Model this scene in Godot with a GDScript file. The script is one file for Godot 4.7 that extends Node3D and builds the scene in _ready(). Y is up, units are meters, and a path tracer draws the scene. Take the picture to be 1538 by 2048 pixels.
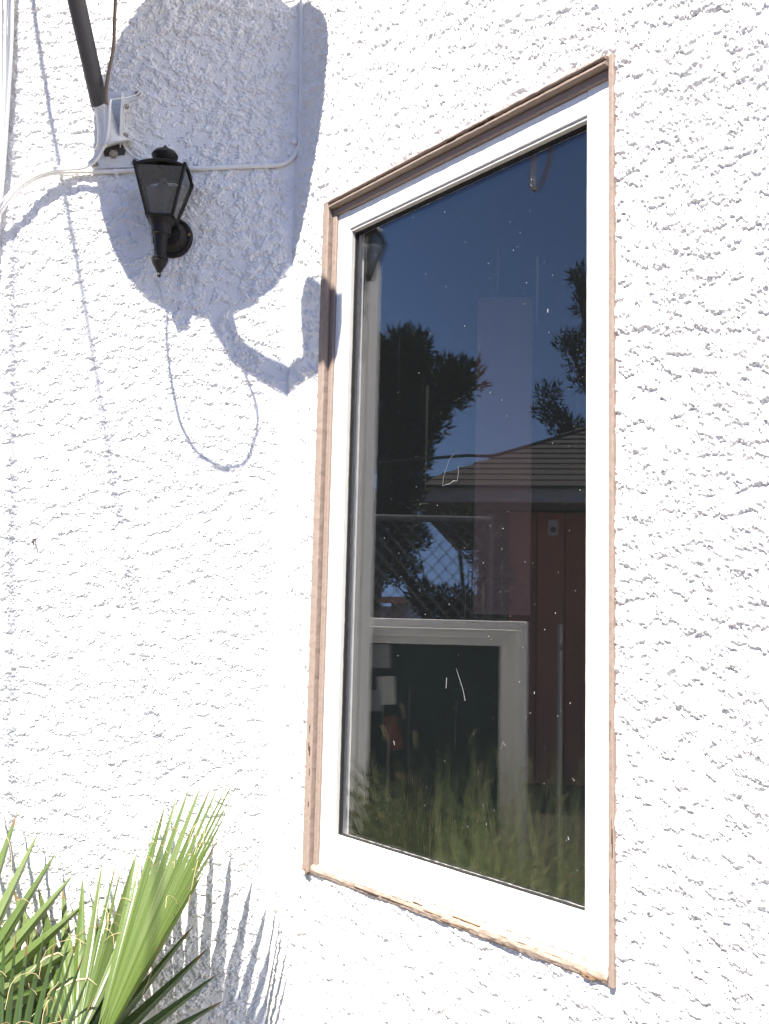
extends Node3D
# Two stucco walls meet in an obtuse nook. The window wall lies in the plane z = 0;
# the lantern wall starts at the corner line x = XC and turns 45 degrees towards the viewer.
# Points on the lantern wall are given as (u, y, n): u along the wall (0 at the corner, negative to the left), n out of it.

const XC := -2.0024
const S2 := 0.70710678
const SUN := Vector3(0.227, 0.8184, 0.528)
const STUCCO_DEPTH := 1.18

var rng := RandomNumberGenerator.new()
var M := {}
var used := {}
var wall_frame := Transform3D(Basis(Vector3(S2, 0, -S2), Vector3.UP, Vector3(S2, 0, S2)), Vector3(XC, 0, 0))


# ------------------------------------------------------------------ mesh builder
class MB:
	var v := PackedVector3Array()
	var n := PackedVector3Array()
	var ix := PackedInt32Array()

	func tri(a: Vector3, b: Vector3, c: Vector3, away := Vector3.INF) -> void:
		var nn := (b - a).cross(c - a)
		if nn.length_squared() < 1e-20:
			return
		nn = nn.normalized()
		if away != Vector3.INF and nn.dot((a + b + c) / 3.0 - away) < 0.0:
			nn = -nn
			var t := b
			b = c
			c = t
		var k := v.size()
		v.append_array(PackedVector3Array([a, b, c]))
		n.append_array(PackedVector3Array([nn, nn, nn]))
		ix.append_array(PackedInt32Array([k, k + 2, k + 1]))

	func quad(a: Vector3, b: Vector3, c: Vector3, d: Vector3, away := Vector3.INF) -> void:
		var nn := (c - a).cross(d - b)
		if nn.length_squared() < 1e-20:
			return
		nn = nn.normalized()
		if away != Vector3.INF and nn.dot((a + b + c + d) / 4.0 - away) < 0.0:
			nn = -nn
			var t := b
			b = d
			d = t
		var k := v.size()
		v.append_array(PackedVector3Array([a, b, c, d]))
		n.append_array(PackedVector3Array([nn, nn, nn, nn]))
		ix.append_array(PackedInt32Array([k, k + 2, k + 1, k, k + 3, k + 2]))

	func smooth_quad(a: Vector3, b: Vector3, c: Vector3, d: Vector3, na: Vector3, nb: Vector3, nc: Vector3, nd: Vector3) -> void:
		var k := v.size()
		v.append_array(PackedVector3Array([a, b, c, d]))
		n.append_array(PackedVector3Array([na, nb, nc, nd]))
		if (b - a).cross(d - a).dot(na) + (c - b).cross(d - b).dot(nb) >= 0.0:
			ix.append_array(PackedInt32Array([k, k + 2, k + 1, k, k + 3, k + 2]))
		else:
			ix.append_array(PackedInt32Array([k, k + 1, k + 2, k, k + 2, k + 3]))

	# a box with chamfered edges
	func box(c: Vector3, size: Vector3, ch := 0.0, b := Basis.IDENTITY) -> void:
		var h := size * 0.5
		var p := func(s: Vector3, ax: int) -> Vector3:
			var q := Vector3.ZERO
			for i in 3:
				q[i] = s[i] * (h[i] if i == ax else h[i] - ch)
			return c + b * q
		for ax in 3:
			var a1 := (ax + 1) % 3
			var a2 := (ax + 2) % 3
			for s in [-1.0, 1.0]:
				var r := []
				for o in [[-1, -1], [1, -1], [1, 1], [-1, 1]]:
					var q := Vector3.ZERO
					q[ax] = s
					q[a1] = o[0]
					q[a2] = o[1]
					r.append(p.call(q, ax))
				quad(r[0], r[1], r[2], r[3], c)
			if ch > 0.0:
				for s1 in [-1.0, 1.0]:
					for s2 in [-1.0, 1.0]:
						var lo := Vector3.ZERO
						lo[a1] = s1
						lo[a2] = s2
						var hi := lo
						lo[ax] = -1
						hi[ax] = 1
						quad(p.call(lo, a1), p.call(hi, a1), p.call(hi, a2), p.call(lo, a2), c)
		if ch > 0.0:
			for i in 8:
				var s := Vector3(-1 if i & 1 else 1, -1 if i & 2 else 1, -1 if i & 4 else 1)
				tri(p.call(s, 0), p.call(s, 1), p.call(s, 2), c)

	func tube(pts: Array, r, seg := 8, caps := true) -> void:
		var rings := []
		var norms := []
		var up := Vector3(0.31, 0.9, 0.17).normalized()
		for i in pts.size():
			var t: Vector3 = (pts[mini(i + 1, pts.size() - 1)] - pts[maxi(i - 1, 0)]).normalized()
			var side := up.cross(t)
			if side.length() < 1e-3:
				side = Vector3.RIGHT.cross(t)
			side = side.normalized()
			up = t.cross(side).normalized()
			var rad: float = r[i] if r is Array else r
			var ring := []
			var nr := []
			for k in seg:
				var a := TAU * k / seg
				var d := side * cos(a) + up * sin(a)
				ring.append(pts[i] + d * rad)
				nr.append(d)
			rings.append(ring)
			norms.append(nr)
		for i in pts.size() - 1:
			for k in seg:
				var j := (k + 1) % seg
				smooth_quad(rings[i][k], rings[i][j], rings[i + 1][j], rings[i + 1][k], norms[i][k], norms[i][j], norms[i + 1][j], norms[i + 1][k])
		if caps:
			for e in [0, pts.size() - 1]:
				var inside: Vector3 = pts[1] if e == 0 else pts[pts.size() - 2]
				for k in seg:
					tri(pts[e], rings[e][k], rings[e][(k + 1) % seg], inside)

	# profile: [[radius, height], ...] turned about y
	func lathe(profile: Array, seg := 24, xf := Transform3D.IDENTITY, arc := TAU) -> void:
		for i in profile.size() - 1:
			var r0: float = profile[i][0]
			var y0: float = profile[i][1]
			var r1: float = profile[i + 1][0]
			var y1: float = profile[i + 1][1]
			var dn := Vector2(y1 - y0, r0 - r1).normalized()
			if (y1 - y0) < 0.0 or (y1 == y0 and r0 > r1):
				pass
			for k in seg:
				var a := arc * k / seg
				var e := arc * (k + 1) / seg
				var da := Vector3(cos(a), 0, sin(a))
				var de := Vector3(cos(e), 0, sin(e))
				var na := xf.basis * (da * dn.x + Vector3.UP * dn.y)
				var ne := xf.basis * (de * dn.x + Vector3.UP * dn.y)
				if profile[0][1] > profile[profile.size() - 1][1]:
					na = -na
					ne = -ne
				smooth_quad(xf * (da * r0 + Vector3.UP * y0), xf * (de * r0 + Vector3.UP * y0), xf * (de * r1 + Vector3.UP * y1), xf * (da * r1 + Vector3.UP * y1), na.normalized(), ne.normalized(), ne.normalized(), na.normalized())

	# an outline in the xy plane, thick along z
	func prism(poly: PackedVector2Array, z0: float, z1: float, xf := Transform3D.IDENTITY) -> void:
		var t := Geometry2D.triangulate_polygon(poly)
		var m := Vector2.ZERO
		for q in poly:
			m += q / poly.size()
		for i in range(0, t.size(), 3):
			for z in [z0, z1]:
				var a := poly[t[i]]
				var b := poly[t[i + 1]]
				var c := poly[t[i + 2]]
				var g := (a + b + c) / 3.0
				tri(xf * Vector3(a.x, a.y, z), xf * Vector3(b.x, b.y, z), xf * Vector3(c.x, c.y, z), xf * Vector3(g.x, g.y, (z0 + z1) * 0.5))
		var cw := Geometry2D.is_polygon_clockwise(poly)
		for i in poly.size():
			var a := poly[i]
			var b := poly[(i + 1) % poly.size()]
			var o := Vector2(b.y - a.y, a.x - b.x) * (-1.0 if cw else 1.0)
			var mid := (a + b) * 0.5 - o.normalized() * 0.001
			quad(xf * Vector3(a.x, a.y, z0), xf * Vector3(b.x, b.y, z0), xf * Vector3(b.x, b.y, z1), xf * Vector3(a.x, a.y, z1), xf * Vector3(mid.x, mid.y, (z0 + z1) * 0.5))

	# a board from a to b; profile points are (side, front) offsets, their edges wander a little along the length
	func board(a: Vector3, b: Vector3, side: Vector3, front: Vector3, profile: Array, noise: FastNoiseLite, wander := 0.0006, stations := 70) -> void:
		var rows := []
		for i in stations + 1:
			var t := float(i) / stations
			var c := a.lerp(b, t)
			var row := []
			for k in profile.size():
				var q: Vector2 = profile[k]
				var along := t * (b - a).length() * 1000.0
				var w := noise.get_noise_2d(along * 0.12, k * 37.0) * wander + noise.get_noise_2d(along * 0.9, k * 37.0 + 900.0) * wander * 0.5
				var w2 := noise.get_noise_2d(along * 0.12 + 500.0, k * 37.0) * wander
				row.append(c + side * (q.x + w) + front * (q.y + w2))
			rows.append(row)
		var m := Vector2.ZERO
		for q in profile:
			m += q / profile.size()
		for i in stations:
			var mid := a.lerp(b, (i + 0.5) / stations) + side * m.x + front * m.y
			for k in profile.size():
				var j := (k + 1) % profile.size()
				quad(rows[i][k], rows[i][j], rows[i + 1][j], rows[i + 1][k], mid)
		for e in [0, stations]:
			var mid := a.lerp(b, 0.5)
			for k in range(1, profile.size() - 1):
				tri(rows[e][0], rows[e][k], rows[e][k + 1], mid)

	func mesh(mat: Material) -> ArrayMesh:
		var arr := []
		arr.resize(Mesh.ARRAY_MAX)
		arr[Mesh.ARRAY_VERTEX] = v
		arr[Mesh.ARRAY_NORMAL] = n
		arr[Mesh.ARRAY_INDEX] = ix
		var m := ArrayMesh.new()
		m.add_surface_from_arrays(Mesh.PRIMITIVE_TRIANGLES, arr)
		m.surface_set_material(0, mat)
		return m


func numbered(called: String) -> String:
	used[called] = used.get(called, -1) + 1
	return called if used[called] == 0 else "%s_%03d" % [called, used[called]]


func thing(called: String, label: String, category: String, xf := Transform3D.IDENTITY, group := "") -> Node3D:
	var o := Node3D.new()
	o.name = numbered(called)
	o.transform = xf
	o.set_meta("label", label)
	o.set_meta("category", category)
	if group:
		o.set_meta("group", group)
	add_child(o)
	return o


func part(called: String, mb: MB, mat: Material, parent: Node3D, label := "") -> MeshInstance3D:
	var o := MeshInstance3D.new()
	o.name = called
	o.mesh = mb.mesh(mat)
	if label:
		o.set_meta("label", label)
	parent.add_child(o, true)
	return o


func stuff(o: Node) -> void:
	o.set_meta("kind", "stuff")


func structure(called: String, mb: MB, mat: Material) -> MeshInstance3D:
	var o := part(called, mb, mat, self)
	o.set_meta("kind", "structure")
	return o


func on_wall(u: float, y: float, n: float) -> Transform3D:
	return wall_frame * Transform3D(Basis.IDENTITY, Vector3(u, y, n))


# ------------------------------------------------------------------ materials
func noise_tex(freq: float, size := 512, octaves := 4, ramp: Gradient = null, sd := 1, kind := FastNoiseLite.TYPE_SIMPLEX_SMOOTH) -> NoiseTexture2D:
	var f := FastNoiseLite.new()
	f.seed = sd
	f.noise_type = kind
	f.frequency = freq
	f.fractal_octaves = octaves
	var t := NoiseTexture2D.new()
	t.width = size
	t.height = size
	t.seamless = true
	t.noise = f
	if ramp:
		t.color_ramp = ramp
	return t


func ramp(stops: Array) -> Gradient:
	var g := Gradient.new()
	var o := PackedFloat32Array()
	var c := PackedColorArray()
	for s in stops:
		o.append(s[0])
		c.append(Color(s[1], s[2], s[3]).linear_to_srgb())
	g.offsets = o
	g.colors = c
	return g


func mat(called: String, r: float, g: float, b: float, rough := 0.6, spec := 0.5) -> StandardMaterial3D:
	var m := StandardMaterial3D.new()
	m.resource_name = called
	m.albedo_color = Color(r, g, b).linear_to_srgb()
	m.roughness = rough
	m.metallic_specular = spec
	M[called] = m
	return m


func textured(m: StandardMaterial3D, tex: Texture2D, bump: Texture2D, scale: Vector3, depth_cm: float, world := true) -> void:
	m.uv1_triplanar = true
	m.uv1_world_triplanar = world
	m.uv1_scale = scale
	if tex:
		m.albedo_color = Color.WHITE
		m.albedo_texture = tex
	if bump:
		m.heightmap_enabled = true
		m.heightmap_texture = bump
		m.heightmap_scale = depth_cm


func make_materials() -> void:
	var grain := noise_tex(0.045, 1024, 4, null, 5)
	var m := mat("stucco", 0.8, 0.79, 0.775, 0.92, 0.2)
	textured(m, noise_tex(0.006, 512, 4, ramp([[0.0, 0.75, 0.735, 0.715], [0.5, 0.80, 0.79, 0.775], [1.0, 0.83, 0.82, 0.81]]), 9), grain, Vector3(3.4, 3.4, 3.4), 0.075, false)
	var streak := noise_tex(0.02, 512, 5, null, 21)
	m = mat("tan_paint", 0.24, 0.17, 0.13, 0.6, 0.4)
	textured(m, noise_tex(0.03, 512, 5, ramp([[0.0, 0.215, 0.158, 0.124], [0.3, 0.25, 0.192, 0.158], [0.8, 0.265, 0.206, 0.170], [1.0, 0.31, 0.255, 0.21]]), 31), streak, Vector3(5, 5, 5), 0.05)
	m = mat("worn_sill_paint", 0.3, 0.22, 0.17, 0.7, 0.3)
	textured(m, noise_tex(0.025, 512, 5, ramp([[0.0, 0.16, 0.105, 0.07], [0.25, 0.27, 0.2, 0.155], [0.5, 0.33, 0.26, 0.21], [0.8, 0.38, 0.31, 0.26], [1.0, 0.5, 0.45, 0.4]]), 33), streak, Vector3(3, 14, 14), 0.09)
	m = mat("bare_wood", 0.25, 0.16, 0.10, 0.8, 0.2)
	mat("crack", 0.075, 0.052, 0.038, 0.9, 0.1)
	m = mat("white_paint", 0.8, 0.8, 0.79, 0.5, 0.5)
	textured(m, noise_tex(0.02, 512, 4, ramp([[0.0, 0.74, 0.735, 0.72], [0.6, 0.80, 0.80, 0.79], [1.0, 0.82, 0.82, 0.815]]), 41), streak, Vector3(4, 4, 4), 0.03)
	m = mat("bead_paint", 0.5, 0.49, 0.46, 0.6, 0.4)
	mat("gasket", 0.02, 0.02, 0.02, 0.7, 0.3)
	m = mat("pane", 0.25, 0.30, 0.32, 0.0, 0.5)
	m.albedo_color.a = 0.012
	m.transparency = BaseMaterial3D.TRANSPARENCY_ALPHA
	m = mat("pane_inner", 0.02, 0.022, 0.022, 0.0, 0.5)
	m.albedo_color.a = 0.06
	m.transparency = BaseMaterial3D.TRANSPARENCY_ALPHA
	mat("scratch_mark", 0.22, 0.22, 0.22, 0.8, 0.2)
	m = mat("drip", 0.5, 0.5, 0.48, 0.9, 0.1)
	m.albedo_color.a = 0.016
	m.transparency = BaseMaterial3D.TRANSPARENCY_ALPHA
	mat("speck", 0.42, 0.41, 0.4, 0.8, 0.2)
	m = mat("black_metal", 0.014, 0.013, 0.013, 0.5, 0.35)
	textured(m, noise_tex(0.05, 256, 4, ramp([[0.0, 0.010, 0.010, 0.010], [0.7, 0.018, 0.016, 0.015], [1.0, 0.05, 0.042, 0.035]]), 51), grain, Vector3(9, 9, 9), 0.012)
	m = mat("lantern_glass", 0.1, 0.105, 0.1, 0.08, 0.5)
	m.albedo_color.a = 0.6
	m.transparency = BaseMaterial3D.TRANSPARENCY_ALPHA
	mat("bulb", 0.2, 0.2, 0.2, 0.2, 0.5)
	mat("brass", 0.35, 0.22, 0.09, 0.35).metallic = 0.8
	mat("mast_metal", 0.055, 0.055, 0.058, 0.5, 0.5)
	m = mat("bracket_metal", 0.55, 0.55, 0.55, 0.5, 0.5)
	textured(m, noise_tex(0.03, 256, 4, ramp([[0.0, 0.5, 0.46, 0.42], [0.35, 0.72, 0.72, 0.71], [1.0, 0.78, 0.78, 0.78]]), 61), null, Vector3(8, 8, 8), 0)
	mat("bolt", 0.34, 0.31, 0.27, 0.4, 0.6).metallic = 0.3
	mat("dish_paint", 0.32, 0.33, 0.35, 0.6)
	mat("white_cable", 0.8, 0.79, 0.77, 0.5)
	mat("grey_cable", 0.36, 0.38, 0.41, 0.5)
	mat("brown_cable", 0.17, 0.12, 0.085, 0.6)
	mat("dark_cable", 0.03, 0.03, 0.03, 0.6)
	var leaf_tone := [[0.062, 0.098, 0.020], [0.078, 0.115, 0.030], [0.050, 0.084, 0.015], [0.092, 0.128, 0.042]]
	for i in 4:
		m = mat("palm_leaf_%d" % i, leaf_tone[i][0], leaf_tone[i][1], leaf_tone[i][2], 0.33, 0.5)
		m.backlight_enabled = true
		m.backlight = Color(0.22, 0.22, 0.1)
	for i in 2:
		m = mat("dark_leaf_%d" % i, 0.026 + 0.008 * i, 0.05 + 0.013 * i, 0.012 + 0.004 * i, 0.4, 0.5)
		m.backlight_enabled = true
		m.backlight = Color(0.18, 0.2, 0.06)
	mat("leaf_thread", 0.5, 0.38, 0.22, 0.8, 0.2)
	mat("rust_thread", 0.34, 0.2, 0.11, 0.8, 0.2)
	mat("dry_leaf", 0.13, 0.09, 0.04, 0.8, 0.2)
	mat("palm_trunk", 0.11, 0.08, 0.05, 0.9, 0.2)
	m = mat("soil", 0.10, 0.082, 0.07, 0.95, 0.1)
	textured(m, noise_tex(0.03, 512, 5, ramp([[0.0, 0.045, 0.04, 0.034], [0.5, 0.10, 0.082, 0.07], [1.0, 0.14, 0.125, 0.11]]), 71), grain, Vector3(0.8, 0.8, 0.8), 1.5)
	m = mat("grass_blade", 0.075, 0.135, 0.045, 0.5, 0.4)
	m.backlight_enabled = true
	m.backlight = Color(0.8, 0.85, 0.6)
	m = mat("pale_blade", 0.5, 0.56, 0.34, 0.45, 0.4)
	m.backlight_enabled = true
	m.backlight = Color(1.0, 1.0, 0.75)
	m = mat("straw_blade", 0.42, 0.36, 0.22, 0.6, 0.3)
	m.backlight_enabled = true
	m.backlight = Color(0.5, 0.45, 0.3)
	mat("conifer", 0.035, 0.045, 0.025, 0.7, 0.3)
	mat("hedge_leaf", 0.05, 0.065, 0.03, 0.7, 0.3)
	mat("bark", 0.07, 0.05, 0.04, 0.9, 0.2)
	m = mat("shingle", 0.1, 0.09, 0.082, 0.9, 0.2)
	textured(m, noise_tex(0.08, 256, 3, ramp([[0.0, 0.06, 0.055, 0.05], [1.0, 0.125, 0.112, 0.103]]), 81), null, Vector3(2, 2, 2), 0)
	mat("fascia_paint", 0.5, 0.48, 0.45, 0.6)
	mat("soffit_paint", 0.3, 0.27, 0.24, 0.8)
	for i in 3:
		mat("brown_board_%d" % i, 0.5 + 0.07 * i, 0.2 + 0.03 * i, 0.12 + 0.015 * i, 0.8, 0.3)
	mat("porch_board", 0.07, 0.06, 0.055, 0.8, 0.3)
	mat("galvanised", 0.11, 0.115, 0.12, 0.6, 0.4)
	mat("far_white", 0.82, 0.81, 0.8, 0.8)
	mat("far_red", 0.17, 0.08, 0.06, 0.8)
	mat("board_green", 0.012, 0.03, 0.026, 0.7, 0.3)
	mat("paper_white", 0.6, 0.6, 0.58, 0.9, 0.1)
	mat("paper_grey", 0.35, 0.35, 0.36, 0.9, 0.1)
	mat("paper_red", 0.2, 0.085, 0.07, 0.9, 0.1)
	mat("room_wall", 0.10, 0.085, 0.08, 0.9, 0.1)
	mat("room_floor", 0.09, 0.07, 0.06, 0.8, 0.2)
	mat("rose_panel", 0.75, 0.42, 0.35, 0.8, 0.2)
	mat("rust", 0.05, 0.04, 0.035, 0.7)


# ------------------------------------------------------------------ stucco
var n_big := FastNoiseLite.new()
var n_mid := FastNoiseLite.new()
var n_fine := FastNoiseLite.new()
var n_patch := FastNoiseLite.new()


func stucco_noise() -> void:
	for q in [[n_big, 3, 19.0, 3], [n_mid, 11, 84.0, 2], [n_fine, 23, 225.0, 2], [n_patch, 37, 4.2, 2]]:
		q[0].seed = q[1]
		q[0].noise_type = FastNoiseLite.TYPE_SIMPLEX_SMOOTH
		q[0].frequency = q[2]
		q[0].fractal_octaves = q[3]


# skip-trowel plaster: flat floated islands with sharp broken lips and pits over a rough bed
func stucco_height(s: float, t: float) -> float:
	var p := n_patch.get_noise_2d(s, t)
	var a := n_big.get_noise_2d(s * 1.15 + 0.004 * p, t * 1.5)
	var b := n_mid.get_noise_2d(s * 1.0, t * 1.35)
	var c := n_fine.get_noise_2d(s * 0.8, t * 1.1)
	var f := a * 0.95 + b * (0.34 + 0.25 * p) + c * 0.17 + p * 0.5
	var isle := smoothstep(-0.04, 0.02, f)
	var second := smoothstep(0.36, 0.41, f)
	var pit := exp(-pow((f + 0.05) / 0.038, 2.0)) * smoothstep(0.0, 0.25, b + c * 0.8) * 3.4
	pit += exp(-pow((f - 0.345) / 0.038, 2.0)) * smoothstep(0.05, 0.3, c + b * 0.5) * 2.8
	var rough := (1.0 - isle) * (c * 0.7 + b * 0.45) + isle * (1.0 - second) * c * 0.3
	return (isle * 2.0 + second * 1.6 + rough + a * 0.6 - pit) * 0.001 * STUCCO_DEPTH


# columns run from x0 to x1 with rows between two sloping borders; a hole is left for an opening
# (next to the inside corner the float has smoothed the relief)
func stucco_sheet(corner: float, x0: float, x1: float, lo0: float, hi0: float, lo1: float, hi1: float, nx: int, ny: int, grow: float, shift: float, hole := Rect2()) -> ArrayMesh:
	var h := PackedFloat32Array()
	var v := PackedVector3Array()
	var nn := PackedVector3Array()
	var ix := PackedInt32Array()
	v.resize((nx + 1) * (ny + 1))
	nn.resize(v.size())
	var k := 0
	for i in nx + 1:
		var t := float(i) / nx
		t = t * (1.0 + grow) - grow * t * t
		var x := lerpf(x0, x1, t)
		var calm := lerpf(0.4, 1.0, smoothstep(0.0, 0.035, absf(x - corner)))
		var lo := lerpf(lo0, lo1, t)
		var hi := lerpf(hi0, hi1, t)
		for j in ny + 1:
			var y := lo + (hi - lo) * j / ny
			v[k] = Vector3(x, y, stucco_height(x + shift, y) * calm)
			k += 1
	k = 0
	for i in nx + 1:
		for j in ny + 1:
			var e := v[k + (ny + 1 if i < nx else 0)] - v[k - (ny + 1 if i > 0 else 0)]
			var g := v[k + (1 if j < ny else 0)] - v[k - (1 if j > 0 else 0)]
			nn[k] = e.cross(g).normalized()
			k += 1
	var holed := hole.size.x > 0.0
	for i in nx:
		for j in ny:
			k = i * (ny + 1) + j
			if holed and (hole.has_point(Vector2(v[k].x, v[k].y)) or hole.has_point(Vector2(v[k + ny + 2].x, v[k + ny + 2].y))):
				continue
			ix.append(k)
			ix.append(k + 1)
			ix.append(k + ny + 2)
			ix.append(k)
			ix.append(k + ny + 2)
			ix.append(k + ny + 1)
	var arr := []
	arr.resize(Mesh.ARRAY_MAX)
	arr[Mesh.ARRAY_VERTEX] = v
	arr[Mesh.ARRAY_NORMAL] = nn
	arr[Mesh.ARRAY_INDEX] = ix
	var m := ArrayMesh.new()
	m.add_surface_from_arrays(Mesh.PRIMITIVE_TRIANGLES, arr)
	m.surface_set_material(0, M.stucco)
	return m


func build_walls() -> void:
	stucco_noise()
	# window wall
	var w := thing("stucco_wall", "white rough stucco wall on the right that holds the tall window", "wall")
	var face := MeshInstance3D.new()
	face.name = "stucco_face"
	face.mesh = stucco_sheet(XC, XC, -0.60, 0.55, 3.32, 0.95, 2.62, 640, 960, 0.18, 0.0, Rect2(-1.851, 1.048, 0.829, 1.513))
	w.add_child(face)
	var b := MB.new()
	b.prism(PackedVector2Array([Vector2(XC - 0.02, 3.318), Vector2(-0.602, 2.618), Vector2(2.2, 2.618), Vector2(2.2, 4.9), Vector2(XC - 0.02, 4.9)]), -0.03, 0.0012)
	b.prism(PackedVector2Array([Vector2(XC - 0.02, -0.1), Vector2(2.2, -0.1), Vector2(2.2, 2.619), Vector2(-0.602, 2.619), Vector2(-0.602, 0.952), Vector2(XC - 0.02, 0.552)]), -0.03, 0.0011)
	part("stucco_border", b, M.stucco, w)
	b = MB.new()
	b.box(Vector3(-2.75, 2.4, -0.1), Vector3(1.6, 5.0, 0.13))
	b.box(Vector3(0.65, 2.4, -0.1), Vector3(3.1, 5.0, 0.13))
	b.box(Vector3(-1.425, 3.771, -0.1), Vector3(1.05, 2.258, 0.13))
	b.box(Vector3(-1.425, 0.434, -0.1), Vector3(1.05, 1.068, 0.13))
	part("wall_core", b, M.room_wall, w, "dark inner face of the wall")
	# lantern wall
	w = thing("stucco_wall", "white rough stucco wall on the left, turned towards the viewer, that carries the lantern", "wall", wall_frame)
	face = MeshInstance3D.new()
	face.name = "stucco_face"
	face.mesh = stucco_sheet(0.0, -0.87, 0.0, 0.5, 3.34, 0.55, 3.32, 430, 1380, 0.0, 7.3)
	w.add_child(face)
	b = MB.new()
	b.prism(PackedVector2Array([Vector2(-0.868, 3.338), Vector2(0.0, 3.318), Vector2(0.0, 4.9), Vector2(-1.36, 4.9), Vector2(-1.36, -0.1), Vector2(0.0, -0.1), Vector2(0.0, 0.552), Vector2(-0.868, 0.502)]), -0.03, 0.0012)
	part("stucco_border", b, M.stucco, w)
	b = MB.new()
	b.box(Vector3(-0.68, 2.4, -0.085), Vector3(1.36, 5.0, 0.11))
	b.box(Vector3(-1.30, 2.4, -0.64), Vector3(0.12, 5.0, 1.0))
	part("wall_core", b, M.stucco, w)
	# dark room behind the window
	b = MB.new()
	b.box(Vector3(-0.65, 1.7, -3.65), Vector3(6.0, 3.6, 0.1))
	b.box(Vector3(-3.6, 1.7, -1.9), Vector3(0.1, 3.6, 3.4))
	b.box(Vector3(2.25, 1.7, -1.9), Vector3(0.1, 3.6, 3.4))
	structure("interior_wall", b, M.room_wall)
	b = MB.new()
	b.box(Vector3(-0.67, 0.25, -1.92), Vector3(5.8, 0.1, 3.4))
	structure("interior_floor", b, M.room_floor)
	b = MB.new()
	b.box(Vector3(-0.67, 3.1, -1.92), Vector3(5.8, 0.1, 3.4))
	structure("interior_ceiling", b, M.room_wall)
	b = MB.new()
	b.box(Vector3(-2.2, 2.13, -0.95), Vector3(0.178, 1.02, 0.03), 0.003, Basis(Vector3.UP, deg_to_rad(44)))
	var p := part("wood_panel", b, M.rose_panel, self)
	p.set_meta("label", "tall dull rose coloured panel hanging inside the dark room, seen faintly through the glass")
	p.set_meta("category", "panel")


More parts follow.
